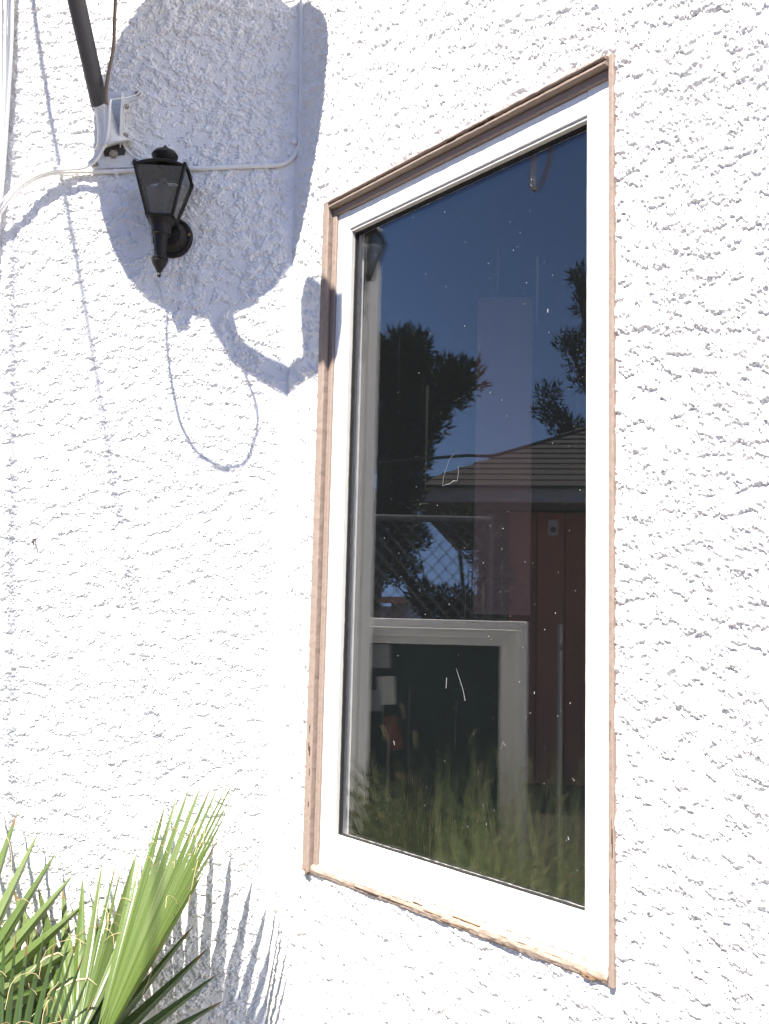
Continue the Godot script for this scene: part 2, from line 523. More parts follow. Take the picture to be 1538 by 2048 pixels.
# ------------------------------------------------------------------ window
func build_window() -> void:
	var w := thing("window", "tall fixed window with white sash and worn tan casing, glass mirroring sky and trees", "window", Transform3D(Basis.IDENTITY, Vector3.ZERO))
	var nz := FastNoiseLite.new()
	nz.seed = 77
	nz.frequency = 0.35
	nz.fractal_octaves = 3
	var zf := 0.015
	var zs := -0.006
	var X := Vector3.RIGHT
	var Y := Vector3.UP
	var Z := Vector3.BACK
	var rect := func(s0: float, s1: float, f0: float, f1: float, ch: float) -> Array:
		return [Vector2(s0, f0), Vector2(s1, f0), Vector2(s1, f1 - ch), Vector2(s1 - ch, f1), Vector2(s0 + ch, f1), Vector2(s0, f1 - ch)]
	# casing
	var b := MB.new()
	b.board(Vector3(-1.858, 1.046, 0), Vector3(-1.858, 2.568, 0), X, Z, rect.call(0.0, 0.0235, -0.05, zf, 0.003), nz, 0.0011, 110)
	var side := part("side_casing", b, M.tan_paint, w)
	b = MB.new()
	b.board(Vector3(-1.8345, 1.06, 0), Vector3(-1.8345, 2.5495, 0), X, Z, rect.call(0.0, 0.0155, -0.05, 0.001, 0.002), nz, 0.0007, 90)
	part("stop_strip", b, M.tan_paint, side)
	b = MB.new()
	b.board(Vector3(-1.0245, 1.041, 0), Vector3(-1.0245, 2.568, 0), X, Z, rect.call(0.0, 0.0105, -0.05, zf - 0.006, 0.002), nz, 0.0008, 130)
	side = part("side_casing", b, M.tan_paint, w, "narrow right casing with flaking paint")
	b = MB.new()
	b.board(Vector3(-1.0295, 1.06, 0), Vector3(-1.0295, 2.549, 0), X, Z, rect.call(0.0, 0.0045, -0.05, 0.001, 0.001), nz, 0.0003, 60)
	part("stop_strip", b, M.tan_paint, side)
	b = MB.new()
	b.board(Vector3(-1.8345, 2.5500, 0), Vector3(-1.0255, 2.5500, 0), Y, Z, rect.call(0.0, 0.0085, -0.05, zf, 0.0025), nz, 0.0007, 90)
	b.board(Vector3(-1.8345, 2.5605, 0), Vector3(-1.0255, 2.5605, 0), Y, Z, rect.call(0.0, 0.0075, -0.05, zf + 0.003, 0.0025), nz, 0.0012, 90)
	b.board(Vector3(-1.8345, 2.5575, 0), Vector3(-1.0255, 2.5575, 0), Y, Z, rect.call(0.0, 0.0035, -0.05, zf - 0.006, 0.0005), nz, 0.0003, 30)
	side = part("head_casing", b, M.tan_paint, w)
	b = MB.new()
	b.board(Vector3(-1.819, 2.5335, 0), Vector3(-1.0300, 2.5335, 0), Y, Z, rect.call(0.0, 0.016, -0.05, 0.001, 0.002), nz, 0.0006, 60)
	part("stop_strip", b, M.tan_paint, side)
	# sill with a sloping top
	b = MB.new()
	b.board(Vector3(-1.834, 1.041, 0), Vector3(-1.0255, 1.041, 0), Y, Z, [Vector2(0.0, -0.05), Vector2(0.0, 0.0045), Vector2(0.003, 0.0068), Vector2(0.010, 0.0085), Vector2(0.016, 0.0070), Vector2(0.0185, 0.004), Vector2(0.0235, -0.005), Vector2(0.0235, -0.05)], nz, 0.0017, 160)
	var sill := part("sill", b, M.worn_sill_paint, w, "weathered sill with cracked and peeling tan paint")
	# splits and bare wood on the sill, the head and the foot of the left casing
	b = MB.new()
	var r := MB.new()
	rng.seed = 5
	for i in 16:
		var x := rng.randf_range(-1.80, -1.04)
		var len := rng.randf_range(0.015, 0.09)
		var y := 1.041 + rng.randf_range(0.002, 0.02)
		var z := 0.0082 if y < 1.049 else (0.0092 if y < 1.055 else 0.0065)
		var th := rng.randf_range(0.0003, 0.0006)
		var tilt := rng.randf_range(-0.02, 0.02)
		(b if i % 2 else r).box(Vector3(x, y, z - 0.0015), Vector3(len, th, 0.004), 0.0, Basis(Vector3.BACK, tilt))
	for i in 12:
		var x := rng.randf_range(-1.82, -1.04)
		b.box(Vector3(x, 2.5600 + rng.randf_range(-0.001, 0.006), zf + 0.0005), Vector3(rng.randf_range(0.01, 0.05), 0.0005, 0.004))
	for i in 4:
		b.box(Vector3(-1.0195 + rng.randf_range(-0.004, 0.005), rng.randf_range(1.15, 1.55), zf - 0.0072), Vector3(0.0004, rng.randf_range(0.01, 0.05), 0.004), 0.0, Basis(Vector3.BACK, rng.randf_range(-0.04, 0.04)))
	for i in 7:
		b.box(Vector3(-1.838 + rng.randf_range(-0.008, 0.002), rng.randf_range(1.1, 1.5), zf - 0.0008), Vector3(0.0009, rng.randf_range(0.004, 0.02), 0.004))
	for i in 9:
		r.box(Vector3(-1.846 + rng.randf_range(-0.009, 0.009), 1.047 + rng.randf_range(-0.006, 0.006), rng.randf_range(0.004, 0.0145)), Vector3(rng.randf_range(0.004, 0.01), rng.randf_range(0.004, 0.012), 0.005), 0.001, Basis(Vector3(1, 1, 0).normalized(), rng.randf_range(-0.5, 0.5)))
	for i in 4:
		r.box(Vector3(-1.06 + rng.randf_range(-0.02, 0.02), 1.044 + rng.randf_range(-0.002, 0.004), 0.0055), Vector3(rng.randf_range(0.01, 0.03), 0.004, 0.006), 0.001, Basis(Vector3.BACK, rng.randf_range(-0.2, 0.2)))
	stuff(part("paint_crack", b, M.crack, w))
	stuff(part("bare_wood_patch", r, M.bare_wood, w))
	# sash: the stiles are a little out of square, as the house has settled
	b = MB.new()
	b.board(Vector3(-1.826, 1.0645, 0), Vector3(-1.826, 2.5332, 0), X, Z, rect.call(0.0, 0.05, -0.05, zs, 0.0015), nz, 0.0003, 40)
	var sash := part("sash_stile", b, M.white_paint, w)
	b = MB.new()
	b.board(Vector3(-1.082, 1.0645, 0), Vector3(-1.082, 2.5332, 0), X, Z, rect.call(0.0, 0.0515, -0.05, zs, 0.0015), nz, 0.0003, 40)
	part("sash_stile", b, M.white_paint, w)
	b = MB.new()
	b.board(Vector3(-1.7758, 2.489, 0), Vector3(-1.0822, 2.489, 0), Y, Z, rect.call(0.0, 0.0442, -0.05, zs - 0.0006, 0.0015), nz, 0.0003, 40)
	part("sash_rail", b, M.white_paint, w)
	b = MB.new()
	b.board(Vector3(-1.7758, 1.0645, 0), Vector3(-1.0822, 1.0645, 0), Y, Z, rect.call(0.0, 0.065, -0.05, zs - 0.0008, 0.0015), nz, 0.0006, 60)
	part("sash_rail", b, M.white_paint, w, "deep white bottom rail with hairline cracks")
	# glazing beads: one set back step and a dark seal round the glass
	var zb := zs - 0.011
	for q in [[Vector3(-1.7757, 2.4818, 0), Vector3(-1.0823, 2.4818, 0), Y, 0.0070], [Vector3(-1.7757, 1.1297, 0), Vector3(-1.0823, 1.1297, 0), Y, 0.0035], [Vector3(-1.7757, 1.1335, 0), Vector3(-1.7757, 2.4816, 0), X, 0.0030], [Vector3(-1.0862, 1.1335, 0), Vector3(-1.0862, 2.4816, 0), X, 0.0038]]:
		b = MB.new()
		b.board(q[0], q[1], q[2], Z, rect.call(0.0, q[3], -0.03, zb + 0.007, 0.0012), nz, 0.0004, 60)
		part("glazing_bead", b, M.bead_paint, w)
	b = MB.new()
	b.board(Vector3(-1.7727, 1.1335, 0), Vector3(-1.7727, 2.4816, 0), X, Z, rect.call(0.0, 0.0035, -0.03, -0.0205, 0.0003), nz, 0.0009, 120)
	b.board(Vector3(-1.7690, 2.4770, 0), Vector3(-1.0864, 2.4770, 0), Y, Z, rect.call(0.0, 0.0046, -0.03, -0.0205, 0.0003), nz, 0.0005, 60)
	b.board(Vector3(-1.7690, 1.1334, 0), Vector3(-1.0864, 1.1334, 0), Y, Z, rect.call(0.0, 0.0022, -0.03, -0.0205, 0.0003), nz, 0.0011, 120)
	part("glass_seal", b, M.gasket, w)
	# glass: outer and inner face
	b = MB.new()
	b.quad(Vector3(-1.80, 1.11, -0.024), Vector3(-1.06, 1.11, -0.024), Vector3(-1.06, 2.51, -0.024), Vector3(-1.80, 2.51, -0.024))
	var g := part("glass_pane", b, M.pane, w)
	b = MB.new()
	b.quad(Vector3(-1.80, 1.11, -0.0325), Vector3(-1.06, 1.11, -0.0325), Vector3(-1.06, 2.51, -0.0325), Vector3(-1.80, 2.51, -0.0325))
	part("inner_face", b, M.pane_inner, g)
	b = MB.new()
	b.quad(Vector3(-1.80, 1.11, -0.0285), Vector3(-1.06, 1.11, -0.0285), Vector3(-1.06, 2.51, -0.0285), Vector3(-1.80, 2.51, -0.0285))
	part("inner_face", b, M.pane_inner, g)
	# paint flecks and scratches on the glass
	b = MB.new()
	rng.seed = 12
	for i in 330:
		var p := Vector3(rng.randf_range(-1.765, -1.09), rng.randf_range(1.14, 2.47), -0.0237)
		var s := 0.0004 + 0.0008 * pow(rng.randf(), 3.0)
		if i % 17 == 0:
			b.box(p, Vector3(s * 1.0, s * rng.randf_range(3, 9), 0.0003), 0.0, Basis(Vector3.BACK, rng.randf_range(-0.4, 0.4)))
		else:
			for k in 5:
				var a0 := TAU * k / 5.0
				var a1 := TAU * (k + 1) / 5.0
				b.tri(p, p + Vector3(cos(a0), sin(a0), 0) * s, p + Vector3(cos(a1), sin(a1), 0) * s * 0.8)
	stuff(part("paint_fleck", b, M.speck, g))
	b = MB.new()
	for i in 34:
		var p := Vector3(rng.randf_range(-1.75, -1.10), rng.randf_range(1.3, 2.46), -0.02365 + 0.00001 * i)
		var wide := rng.randf_range(0.0008, 0.0035) * (2.5 if i % 5 == 0 else 1.0)
		var len := rng.randf_range(0.03, 0.22)
		b.quad(p, p + Vector3(wide, 0, 0), p + Vector3(wide * 0.7, -len, 0), p + Vector3(wide * 0.3, -len, 0))
	stuff(part("drip_mark", b, M.drip, g))
	b = MB.new()
	var zz := -0.0238
	b.tube([Vector3(-1.429, 1.928, zz), Vector3(-1.444, 1.916, zz), Vector3(-1.451, 1.902, zz), Vector3(-1.459, 1.884, zz), Vector3(-1.462, 1.866, zz)], 0.00035, 5)
	b.tube([Vector3(-1.462, 1.866, zz), Vector3(-1.450, 1.868, zz), Vector3(-1.440, 1.868, zz), Vector3(-1.430, 1.873, zz), Vector3(-1.419, 1.872, zz), Vector3(-1.416, 1.888, zz), Vector3(-1.417, 1.901, zz)], [0.0003, 0.0004, 0.0009, 0.0012, 0.0006, 0.0004, 0.0003], 5)
	b.tube([Vector3(-1.413, 1.507, zz), Vector3(-1.405, 1.491, zz), Vector3(-1.394, 1.470, zz), Vector3(-1.387, 1.448, zz)], [0.0002, 0.0004, 0.0004, 0.0006], 5)
	b.tube([Vector3(-1.440, 1.488, zz), Vector3(-1.441, 1.468, zz)], 0.0008, 5)
	b.tube([Vector3(-1.291, 1.370, zz), Vector3(-1.286, 1.383, zz), Vector3(-1.281, 1.376, zz)], 0.0005, 5)
	part("scratch", b, M.scratch_mark, g)


# ------------------------------------------------------------------ lantern
func build_lantern() -> void:
	var t := thing("wall_lantern", "black metal porch lantern with smoky glass hung on the shaded stucco", "lantern", on_wall(-0.306, 2.534, 0.0))
	var fwd := Transform3D(Basis(Vector3.RIGHT, PI / 2), Vector3.ZERO)
	var b := MB.new()
	b.lathe([[0.0, 0.0], [0.051, 0.0], [0.051, 0.008], [0.046, 0.011], [0.041, 0.011], [0.038, 0.02], [0.028, 0.03], [0.012, 0.034], [0.0, 0.035]], 28, fwd)
	var plate := part("wall_plate", b, M.black_metal, t)
	b = MB.new()
	b.lathe([[0.0, 0.008], [0.004, 0.008], [0.004, 0.0125], [0.0, 0.0145]], 10, Transform3D(fwd.basis, Vector3(0.043, 0.006, 0.0)))
	part("screw", b, M.brass, plate)
	b = MB.new()
	b.lathe([[0.0, 0.008], [0.004, 0.008], [0.004, 0.0125], [0.0, 0.0145]], 10, Transform3D(fwd.basis, Vector3(-0.043, -0.006, 0.0)))
	part("screw", b, M.brass, plate)
	var ax := Vector3(-0.005, 0, 0.077)
	b = MB.new()
	b.tube([Vector3(0, -0.003, 0.03), Vector3(-0.002, -0.004, 0.055), ax + Vector3(0, -0.002, 0)], 0.009, 12)
	part("arm", b, M.black_metal, t)
	# body, turned a little about its stem
	var body := Transform3D(Basis(Vector3.UP, deg_to_rad(9)), ax + Vector3(0, -2.534, 0))
	b = MB.new()
	b.lathe([[0.0, 2.407], [0.003, 2.408], [0.005, 2.413], [0.0035, 2.418], [0.006, 2.421], [0.008, 2.425], [0.018, 2.443], [0.0195, 2.448], [0.018, 2.4505]], 20, body)
	part("tail_finial", b, M.black_metal, t)
	b = MB.new()
	b.lathe([[0.0165, 2.4495], [0.0205, 2.4525], [0.0205, 2.456], [0.0145, 2.458], [0.0165, 2.506], [0.0185, 2.513], [0.023, 2.515], [0.0235, 2.52], [0.0245, 2.535], [0.031, 2.546], [0.033, 2.551]], 24, body)
	part("stem", b, M.black_metal, t)
	# cage: four tapered corner bars, a lower tray and an arched rim
	var yb := 2.556
	var yt := 2.664
	var hb := 0.031
	var ht := 0.0595
	b = MB.new()
	b.box(body * Vector3(0, 2.553, 0), Vector3(0.07, 0.006, 0.07), 0.0015, body.basis)
	part("tray", b, M.black_metal, t)
	for s in [[1, 1], [1, -1], [-1, 1], [-1, -1]]:
		b = MB.new()
		b.tube([body * Vector3(s[0] * hb, yb, s[1] * hb), body * Vector3(s[0] * ht, yt, s[1] * ht)], 0.0042, 8)
		part("corner_bar", b, M.black_metal, t)
		b = MB.new()
		b.lathe([[0.0, -0.004], [0.004, -0.003], [0.0052, 0.001], [0.004, 0.005], [0.0, 0.0065]], 10, Transform3D(Basis.IDENTITY, body * Vector3(s[0] * ht, yt + 0.004, s[1] * ht)))
		part("corner_knob", b, M.black_metal, t)
	for k in 4:
		var turn := Basis(Vector3.UP, k * PI / 2)
		var f := Transform3D(body.basis * turn, body.origin)
		# glass
		b = MB.new()
		b.quad(f * Vector3(-hb, yb, hb - 0.001), f * Vector3(hb, yb, hb - 0.001), f * Vector3(ht, yt, ht - 0.001), f * Vector3(-ht, yt, ht - 0.001))
		part("glass_panel", b, M.lantern_glass, t)
		# arched rim over each panel
		b = MB.new()
		var arch := []
		for i in 13:
			var a := lerpf(-1.0, 1.0, i / 12.0)
			arch.append(f * Vector3(a * ht, yt + 0.013 * (1.0 - a * a), ht + 0.001))
		b.tube(arch, 0.0036, 6)
		part("rim", b, M.black_metal, t)
	# roof: a shallow vault that runs up from the four arches to the neck
	b = MB.new()
	for k in 4:
		var f := Transform3D(body.basis * Basis(Vector3.UP, k * PI / 2), body.origin)
		for i in 8:
			for j in 6:
				var q := []
				for c in [[i, j], [i + 1, j], [i + 1, j + 1], [i, j + 1]]:
					var a: float = lerpf(-1.0, 1.0, c[0] / 8.0)
					var e: float = c[1] / 6.0
					var half := lerpf(ht, 0.012, e)
					q.append(f * Vector3(a * half, yt + 0.013 * (1.0 - a * a) * (1.0 - e) + 0.026 * pow(e, 0.8), half))
				b.quad(q[0], q[1], q[2], q[3], body * Vector3(0, yt - 0.05, 0))
	part("roof", b, M.black_metal, t)
	b = MB.new()
	b.lathe([[0.019, 2.682], [0.020, 2.688], [0.014, 2.691], [0.014, 2.693], [0.024, 2.700], [0.030, 2.709], [0.032, 2.713], [0.0325, 2.7155], [0.031, 2.718], [0.026, 2.7245], [0.017, 2.7295], [0.009, 2.7315], [0.0065, 2.733], [0.0075, 2.735], [0.004, 2.739], [0.002, 2.742], [0.0, 2.7425]], 26, body)
	part("cap", b, M.black_metal, t)
	b = MB.new()
	b.lathe([[0.0, 2.557], [0.011, 2.558], [0.011, 2.585], [0.013, 2.59], [0.0, 2.591]], 14, body)
	part("bulb_socket", b, M.bulb, t)
	b = MB.new()
	b.lathe([[0.011, 2.591], [0.012, 2.598], [0.018, 2.612], [0.0195, 2.624], [0.017, 2.634], [0.010, 2.642], [0.0085, 2.647], [0.0095, 2.652], [0.006, 2.658], [0.0, 2.660]], 18, body)
	part("bulb", b, M.bulb, t)


# ------------------------------------------------------------------ satellite dish
func build_dish() -> void:
	var t := thing("satellite_dish", "satellite dish on a slanting dark mast bolted to the wall with a white bracket", "satellite dish", wall_frame)
	# foot bracket
	var b := MB.new()
	b.prism(PackedVector2Array([Vector2(-0.530, 2.720), Vector2(-0.396, 2.722), Vector2(-0.398, 2.737), Vector2(-0.428, 2.755), Vector2(-0.442, 2.772), Vector2(-0.451, 2.886), Vector2(-0.435, 2.899), Vector2(-0.405, 2.910), Vector2(-0.406, 2.928), Vector2(-0.486, 2.926), Vector2(-0.530, 2.875), Vector2(-0.518, 2.774), Vector2(-0.529, 2.740)]), 0.0015, 0.007)
	b.tube([Vector3(-0.530, 2.7215, 0.007), Vector3(-0.396, 2.7235, 0.007)], 0.0035, 6)
	b.tube([Vector3(-0.396, 2.7235, 0.007), Vector3(-0.398, 2.738, 0.007), Vector3(-0.428, 2.757, 0.007), Vector3(-0.442, 2.774, 0.007)], 0.003, 6)
	var foot := part("foot_bracket", b, M.bracket_metal, t)
	b = MB.new()   # raised cheek on the right
	b.prism(PackedVector2Array([Vector2(-0.01, 2.772), Vector2(0.030, 2.778), Vector2(0.044, 2.80), Vector2(0.050, 2.84), Vector2(0.048, 2.88), Vector2(0.03, 2.905), Vector2(-0.01, 2.915)]), -0.0015, 0.0015, Transform3D(Basis(Vector3.UP, -PI / 2 + 0.32), Vector3(-0.452, 0, 0.012)))
	part("cheek", b, M.bracket_metal, foot)
	b = MB.new()   # pale flared collar round the end of the mast
	b.tube([Vector3(-0.470, 2.776, 0.018), Vector3(-0.474, 2.79, 0.024), Vector3(-0.481, 2.82, 0.032), Vector3(-0.488, 2.85, 0.038), Vector3(-0.497, 2.868, 0.048)], [0.047, 0.034, 0.0255, 0.0225, 0.0235], 24)
	part("mast_collar", b, M.bracket_metal, foot)
	b = MB.new()   # slot that the hinge bolt runs in
	b.prism(PackedVector2Array([Vector2(-0.494, 2.752), Vector2(-0.442, 2.754), Vector2(-0.438, 2.770), Vector2(-0.452, 2.784), Vector2(-0.49, 2.784), Vector2(-0.498, 2.766)]), 0.007, 0.0085)
	part("slot", b, M.mast_metal, foot)
	for q in [[-0.470, 2.757, 0.0085, 0.0095], [-0.411, 2.733, 0.007, 0.009], [-0.521, 2.732, 0.007, 0.009], [-0.416, 2.919, 0.007, 0.006], [-0.437, 2.876, 0.02, 0.005], [-0.436, 2.80, 0.02, 0.005]]:
		b = MB.new()
		b.lathe([[q[3] * 1.35, 0.0], [q[3] * 1.35, 0.0015], [q[3], 0.002], [q[3], 0.007], [q[3] * 0.8, 0.0085], [0.0, 0.009]], 6, Transform3D(Basis(Vector3.RIGHT, PI / 2), Vector3(q[0], q[1], q[2])))
		part("bolt", b, M.bolt, foot)
	# mast
	b = MB.new()
	b.tube([Vector3(-0.497, 2.862, 0.045), Vector3(-0.497, 3.09, 0.264), Vector3(-0.495, 3.12, 0.288), Vector3(-0.485, 3.17, 0.305), Vector3(-0.47, 3.24, 0.306), Vector3(-0.45, 3.36, 0.306)], 0.0215, 20)
	part("mast", b, M.mast_metal, t)
	# reflector
	var rim := [Vector3(-0.684, 3.374, 0.391), Vector3(-0.673, 3.400, 0.356), Vector3(-0.638, 3.438, 0.310), Vector3(-0.588, 3.478, 0.270), Vector3(-0.537, 3.509, 0.242), Vector3(-0.504, 3.527, 0.228), Vector3(-0.415, 3.571, 0.196), Vector3(-0.286, 3.601, 0.202), Vector3(-0.182, 3.600, 0.245), Vector3(-0.159, 3.584, 0.278), Vector3(-0.144, 3.582, 0.287), Vector3(-0.117, 3.591, 0.284), Vector3(-0.088, 3.577, 0.317), Vector3(-0.058, 3.553, 0.366), Vector3(-0.046, 3.536, 0.397), Vector3(-0.044, 3.519, 0.424)]
	rim.append_array([Vector3(-0.053, 3.499, 0.450), Vector3(-0.073, 3.474, 0.480), Vector3(-0.105, 3.442, 0.517), Vector3(-0.143, 3.412, 0.548), Vector3(-0.182, 3.388, 0.570), Vector3(-0.194, 3.380, 0.577), Vector3(-0.206, 3.3725, 0.583), Vector3(-0.218, 3.3665, 0.587), Vector3(-0.229, 3.362, 0.589), Vector3(-0.241, 3.3565, 0.594), Vector3(-0.264, 3.343, 0.605), Vector3(-0.292, 3.329, 0.615), Vector3(-0.351, 3.307, 0.625), Vector3(-0.414, 3.290, 0.627), Vector3(-0.476, 3.277, 0.622), Vector3(-0.541, 3.270, 0.608), Vector3(-0.593, 3.269, 0.589), Vector3(-0.640, 3.279, 0.554), Vector3(-0.668, 3.297, 0.515), Vector3(-0.685, 3.322, 0.471), Vector3(-0.688, 3.353, 0.421)])
	var c := Vector3(-0.384, 3.446, 0.400)
	var ln := Vector3(-0.2128, 0.8184, 0.5339)
	b = MB.new()
	for i in rim.size():
		var j := (i + 1) % rim.size()
		for side in [0.0, -0.004]:
			for k in 6:
				var q := []
				for e in [[i, k], [j, k], [j, k + 1], [i, k + 1]]:
					var f: float = e[1] / 6.0
					q.append(c.lerp(rim[e[0]], f) - ln * (0.055 * (1.0 - f * f) - side))
				b.quad(q[0], q[1], q[2], q[3], c + ln * (-5.0 if side == 0.0 else 5.0))
		b.quad(rim[i], rim[j], rim[j] - ln * 0.004, rim[i] - ln * 0.004, c)
	part("reflector", b, M.dish_paint, t)
	b = MB.new()
	b.box(c - ln * 0.075, Vector3(0.1, 0.1, 0.05), 0.006, Basis.looking_at(ln))
	b.tube([c - ln * 0.07, Vector3(-0.452, 3.35, 0.306)], 0.02, 10)
	part("mount", b, M.mast_metal, t)
	b = MB.new()
	b.tube([c + (Vector3(-0.426, 3.281, 0.625) - c) * 0.97, Vector3(-0.391, 3.230, 0.641), Vector3(-0.333, 3.210, 0.657), Vector3(-0.280, 3.199, 0.667), Vector3(-0.242, 3.219, 0.706), Vector3(-0.219, 3.237, 0.737)], [0.034, 0.024, 0.022, 0.024, 0.022, 0.02], 12)
	part("feed_arm", b, M.dish_paint, t)
	var feed := [Vector3(-0.231, 3.277, 0.725), Vector3(-0.243, 3.386, 0.712), Vector3(-0.237, 3.446, 0.719), Vector3(-0.219, 3.461, 0.737), Vector3(-0.195, 3.448, 0.761), Vector3(-0.164, 3.411, 0.792), Vector3(-0.124, 3.402, 0.831), Vector3(-0.123, 3.323, 0.833), Vector3(-0.133, 3.255, 0.823), Vector3(-0.153, 3.209, 0.802), Vector3(-0.184, 3.200, 0.772), Vector3(-0.218, 3.204, 0.738)]
	fan_prism(feed, ln * 0.05, part, "feed_head", M.dish_paint, t)
	fan_prism([Vector3(-0.538, 3.314, 0.625), Vector3(-0.524, 3.263, 0.625), Vector3(-0.511, 3.246, 0.625), Vector3(-0.498, 3.263, 0.625), Vector3(-0.494, 3.295, 0.625)], ln * 0.02, part, "rim_tab", M.dish_paint, t)


func fan_prism(pts: Array, deep: Vector3, _f: Callable, called: String, m: Material, parent: Node3D) -> void:
	var b := MB.new()
	var c := Vector3.ZERO
	for p in pts:
		c += p / pts.size()
	for i in pts.size():
		var j := (i + 1) % pts.size()
		b.tri(c, pts[i], pts[j], c + deep)
		b.tri(c + deep, pts[i] + deep, pts[j] + deep, c)
		b.quad(pts[i], pts[j], pts[j] + deep, pts[i] + deep, c + deep * 0.5)
	part(called, b, m, parent)


# ------------------------------------------------------------------ cables
func smooth_path(pts: Array, per := 5) -> Array:
	var out := []
	for i in pts.size() - 1:
		var p0: Vector3 = pts[maxi(i - 1, 0)]
		var p3: Vector3 = pts[mini(i + 2, pts.size() - 1)]
		for k in per:
			out.append((pts[i] as Vector3).cubic_interpolate(pts[i + 1], p0, p3, float(k) / per))
	out.append(pts[pts.size() - 1])
	return out


func cable(label: String, pts: Array, r: float, m: Material, clips: Array = [], group := "", cat := "cable") -> void:
	var t := thing("cable", label, cat, wall_frame, group)
	var b := MB.new()
	b.tube(smooth_path(pts), r, 8)
	part("sheath", b, m, t)
	for c in clips:
		b = MB.new()
		b.box(c + Vector3(0, 0, 0.006), Vector3(0.011, 0.013, 0.013), 0.002)
		b.lathe([[0.0028, 0.0], [0.0028, 0.004], [0.0, 0.005]], 8, Transform3D(Basis(Vector3.RIGHT, PI / 2), c + Vector3(0, -0.009, 0.001)))
		part("clip", b, M.white_cable, t)


func build_cables() -> void:
	cable("white cable that drops down the corner and runs level behind the lantern", [Vector3(0.001, 3.28, 0.006), Vector3(0.001, 3.182, 0.006), Vector3(0.006, 2.994, 0.006), Vector3(0.010, 2.795, 0.006), Vector3(0.006, 2.763, 0.006), Vector3(-0.006, 2.738, 0.006), Vector3(-0.026, 2.723, 0.006), Vector3(-0.052, 2.717, 0.007), Vector3(-0.141, 2.716, 0.007), Vector3(-0.244, 2.714, 0.007), Vector3(-0.335, 2.717, 0.008), Vector3(-0.393, 2.714, 0.008), Vector3(-0.465, 2.711, 0.008), Vector3(-0.531, 2.712, 0.010), Vector3(-0.582, 2.711, 0.014), Vector3(-0.624, 2.704, 0.020), Vector3(-0.666, 2.687, 0.028), Vector3(-0.698, 2.661, 0.034), Vector3(-0.725, 2.632, 0.036), Vector3(-0.744, 2.603, 0.036), Vector3(-0.768, 2.567, 0.030), Vector3(-0.80, 2.45, 0.02)], 0.0054, M.white_cable, [Vector3(-0.003, 2.778, 0.0), Vector3(-0.075, 2.717, 0.0), Vector3(-0.463, 2.711, 0.0)])
	cable("upper white cable that swings from the mast foot round to the left edge", [Vector3(-0.466, 2.865, 0.078), Vector3(-0.467, 2.847, 0.075), Vector3(-0.470, 2.806, 0.065), Vector3(-0.478, 2.772, 0.055), Vector3(-0.496, 2.743, 0.045), Vector3(-0.520, 2.725, 0.035), Vector3(-0.548, 2.717, 0.030), Vector3(-0.594, 2.716, 0.030), Vector3(-0.639, 2.708, 0.032), Vector3(-0.675, 2.691, 0.036), Vector3(-0.705, 2.666, 0.040), Vector3(-0.730, 2.638, 0.040), Vector3(-0.749, 2.613, 0.038), Vector3(-0.772, 2.580, 0.030), Vector3(-0.80, 2.46, 0.025)], 0.0040, M.white_cable)
	cable("second white cable pressed against the upper one below the mast foot", [Vector3(-0.457, 2.865, 0.08), Vector3(-0.459, 2.845, 0.078), Vector3(-0.463, 2.804, 0.068), Vector3(-0.471, 2.767, 0.058), Vector3(-0.491, 2.736, 0.048), Vector3(-0.514, 2.7185, 0.038), Vector3(-0.547, 2.7095, 0.032), Vector3(-0.593, 2.708, 0.032), Vector3(-0.637, 2.700, 0.034), Vector3(-0.671, 2.683, 0.038), Vector3(-0.700, 2.658, 0.042), Vector3(-0.724, 2.629, 0.042), Vector3(-0.743, 2.603, 0.040), Vector3(-0.769, 2.570, 0.030), Vector3(-0.80, 2.44, 0.03)], 0.0040, M.white_cable)
	cable("thin brown cable that hangs along the dark mast and ends at its foot", [Vector3(-0.452, 3.3, 0.20), Vector3(-0.451, 3.200, 0.11), Vector3(-0.449, 3.047, 0.100), Vector3(-0.448, 2.988, 0.100), Vector3(-0.454, 2.943, 0.100), Vector3(-0.459, 2.904, 0.100), Vector3(-0.463, 2.874, 0.095), Vector3(-0.466, 2.850, 0.083)], 0.0045, M.brown_cable)
	var t := thing("cable_tie", "thin white tie wire looped from the cable end across the bracket", "tie", wall_frame)
	var b := MB.new()
	b.tube(smooth_path([Vector3(-0.470, 2.855, 0.086), Vector3(-0.445, 2.868, 0.075), Vector3(-0.425, 2.885, 0.05), Vector3(-0.409, 2.907, 0.025), Vector3(-0.408, 2.92, 0.02), Vector3(-0.42, 2.918, 0.02)]), 0.0012, 6)
	part("wire", b, M.white_cable, t)
	var g := "cables bunched down the left edge"
	cable("leftmost white cable of the bunch along the left edge of the wall", [Vector3(-0.81, 3.5, 0.014), Vector3(-0.798, 3.214, 0.014), Vector3(-0.781, 2.978, 0.014), Vector3(-0.767, 2.733, 0.014), Vector3(-0.766, 2.573, 0.014), Vector3(-0.79, 2.2, 0.014)], 0.0045, M.grey_cable, [], g)
	cable("second white cable from the left edge in the bunch", [Vector3(-0.79, 3.5, 0.017), Vector3(-0.784, 3.213, 0.017), Vector3(-0.771, 2.977, 0.017), Vector3(-0.761, 2.733, 0.017), Vector3(-0.762, 2.573, 0.016), Vector3(-0.785, 2.2, 0.014)], 0.0042, M.white_cable, [], g)
	cable("pale thick cable in the middle of the bunch, bulging near the top", [Vector3(-0.785, 3.5, 0.013), Vector3(-0.776, 3.213, 0.013), Vector3(-0.767, 3.101, 0.016), Vector3(-0.762, 2.909, 0.016), Vector3(-0.759, 2.733, 0.016), Vector3(-0.763, 2.6, 0.016), Vector3(-0.78, 2.2, 0.014)], 0.0055, M.grey_cable, [], g)
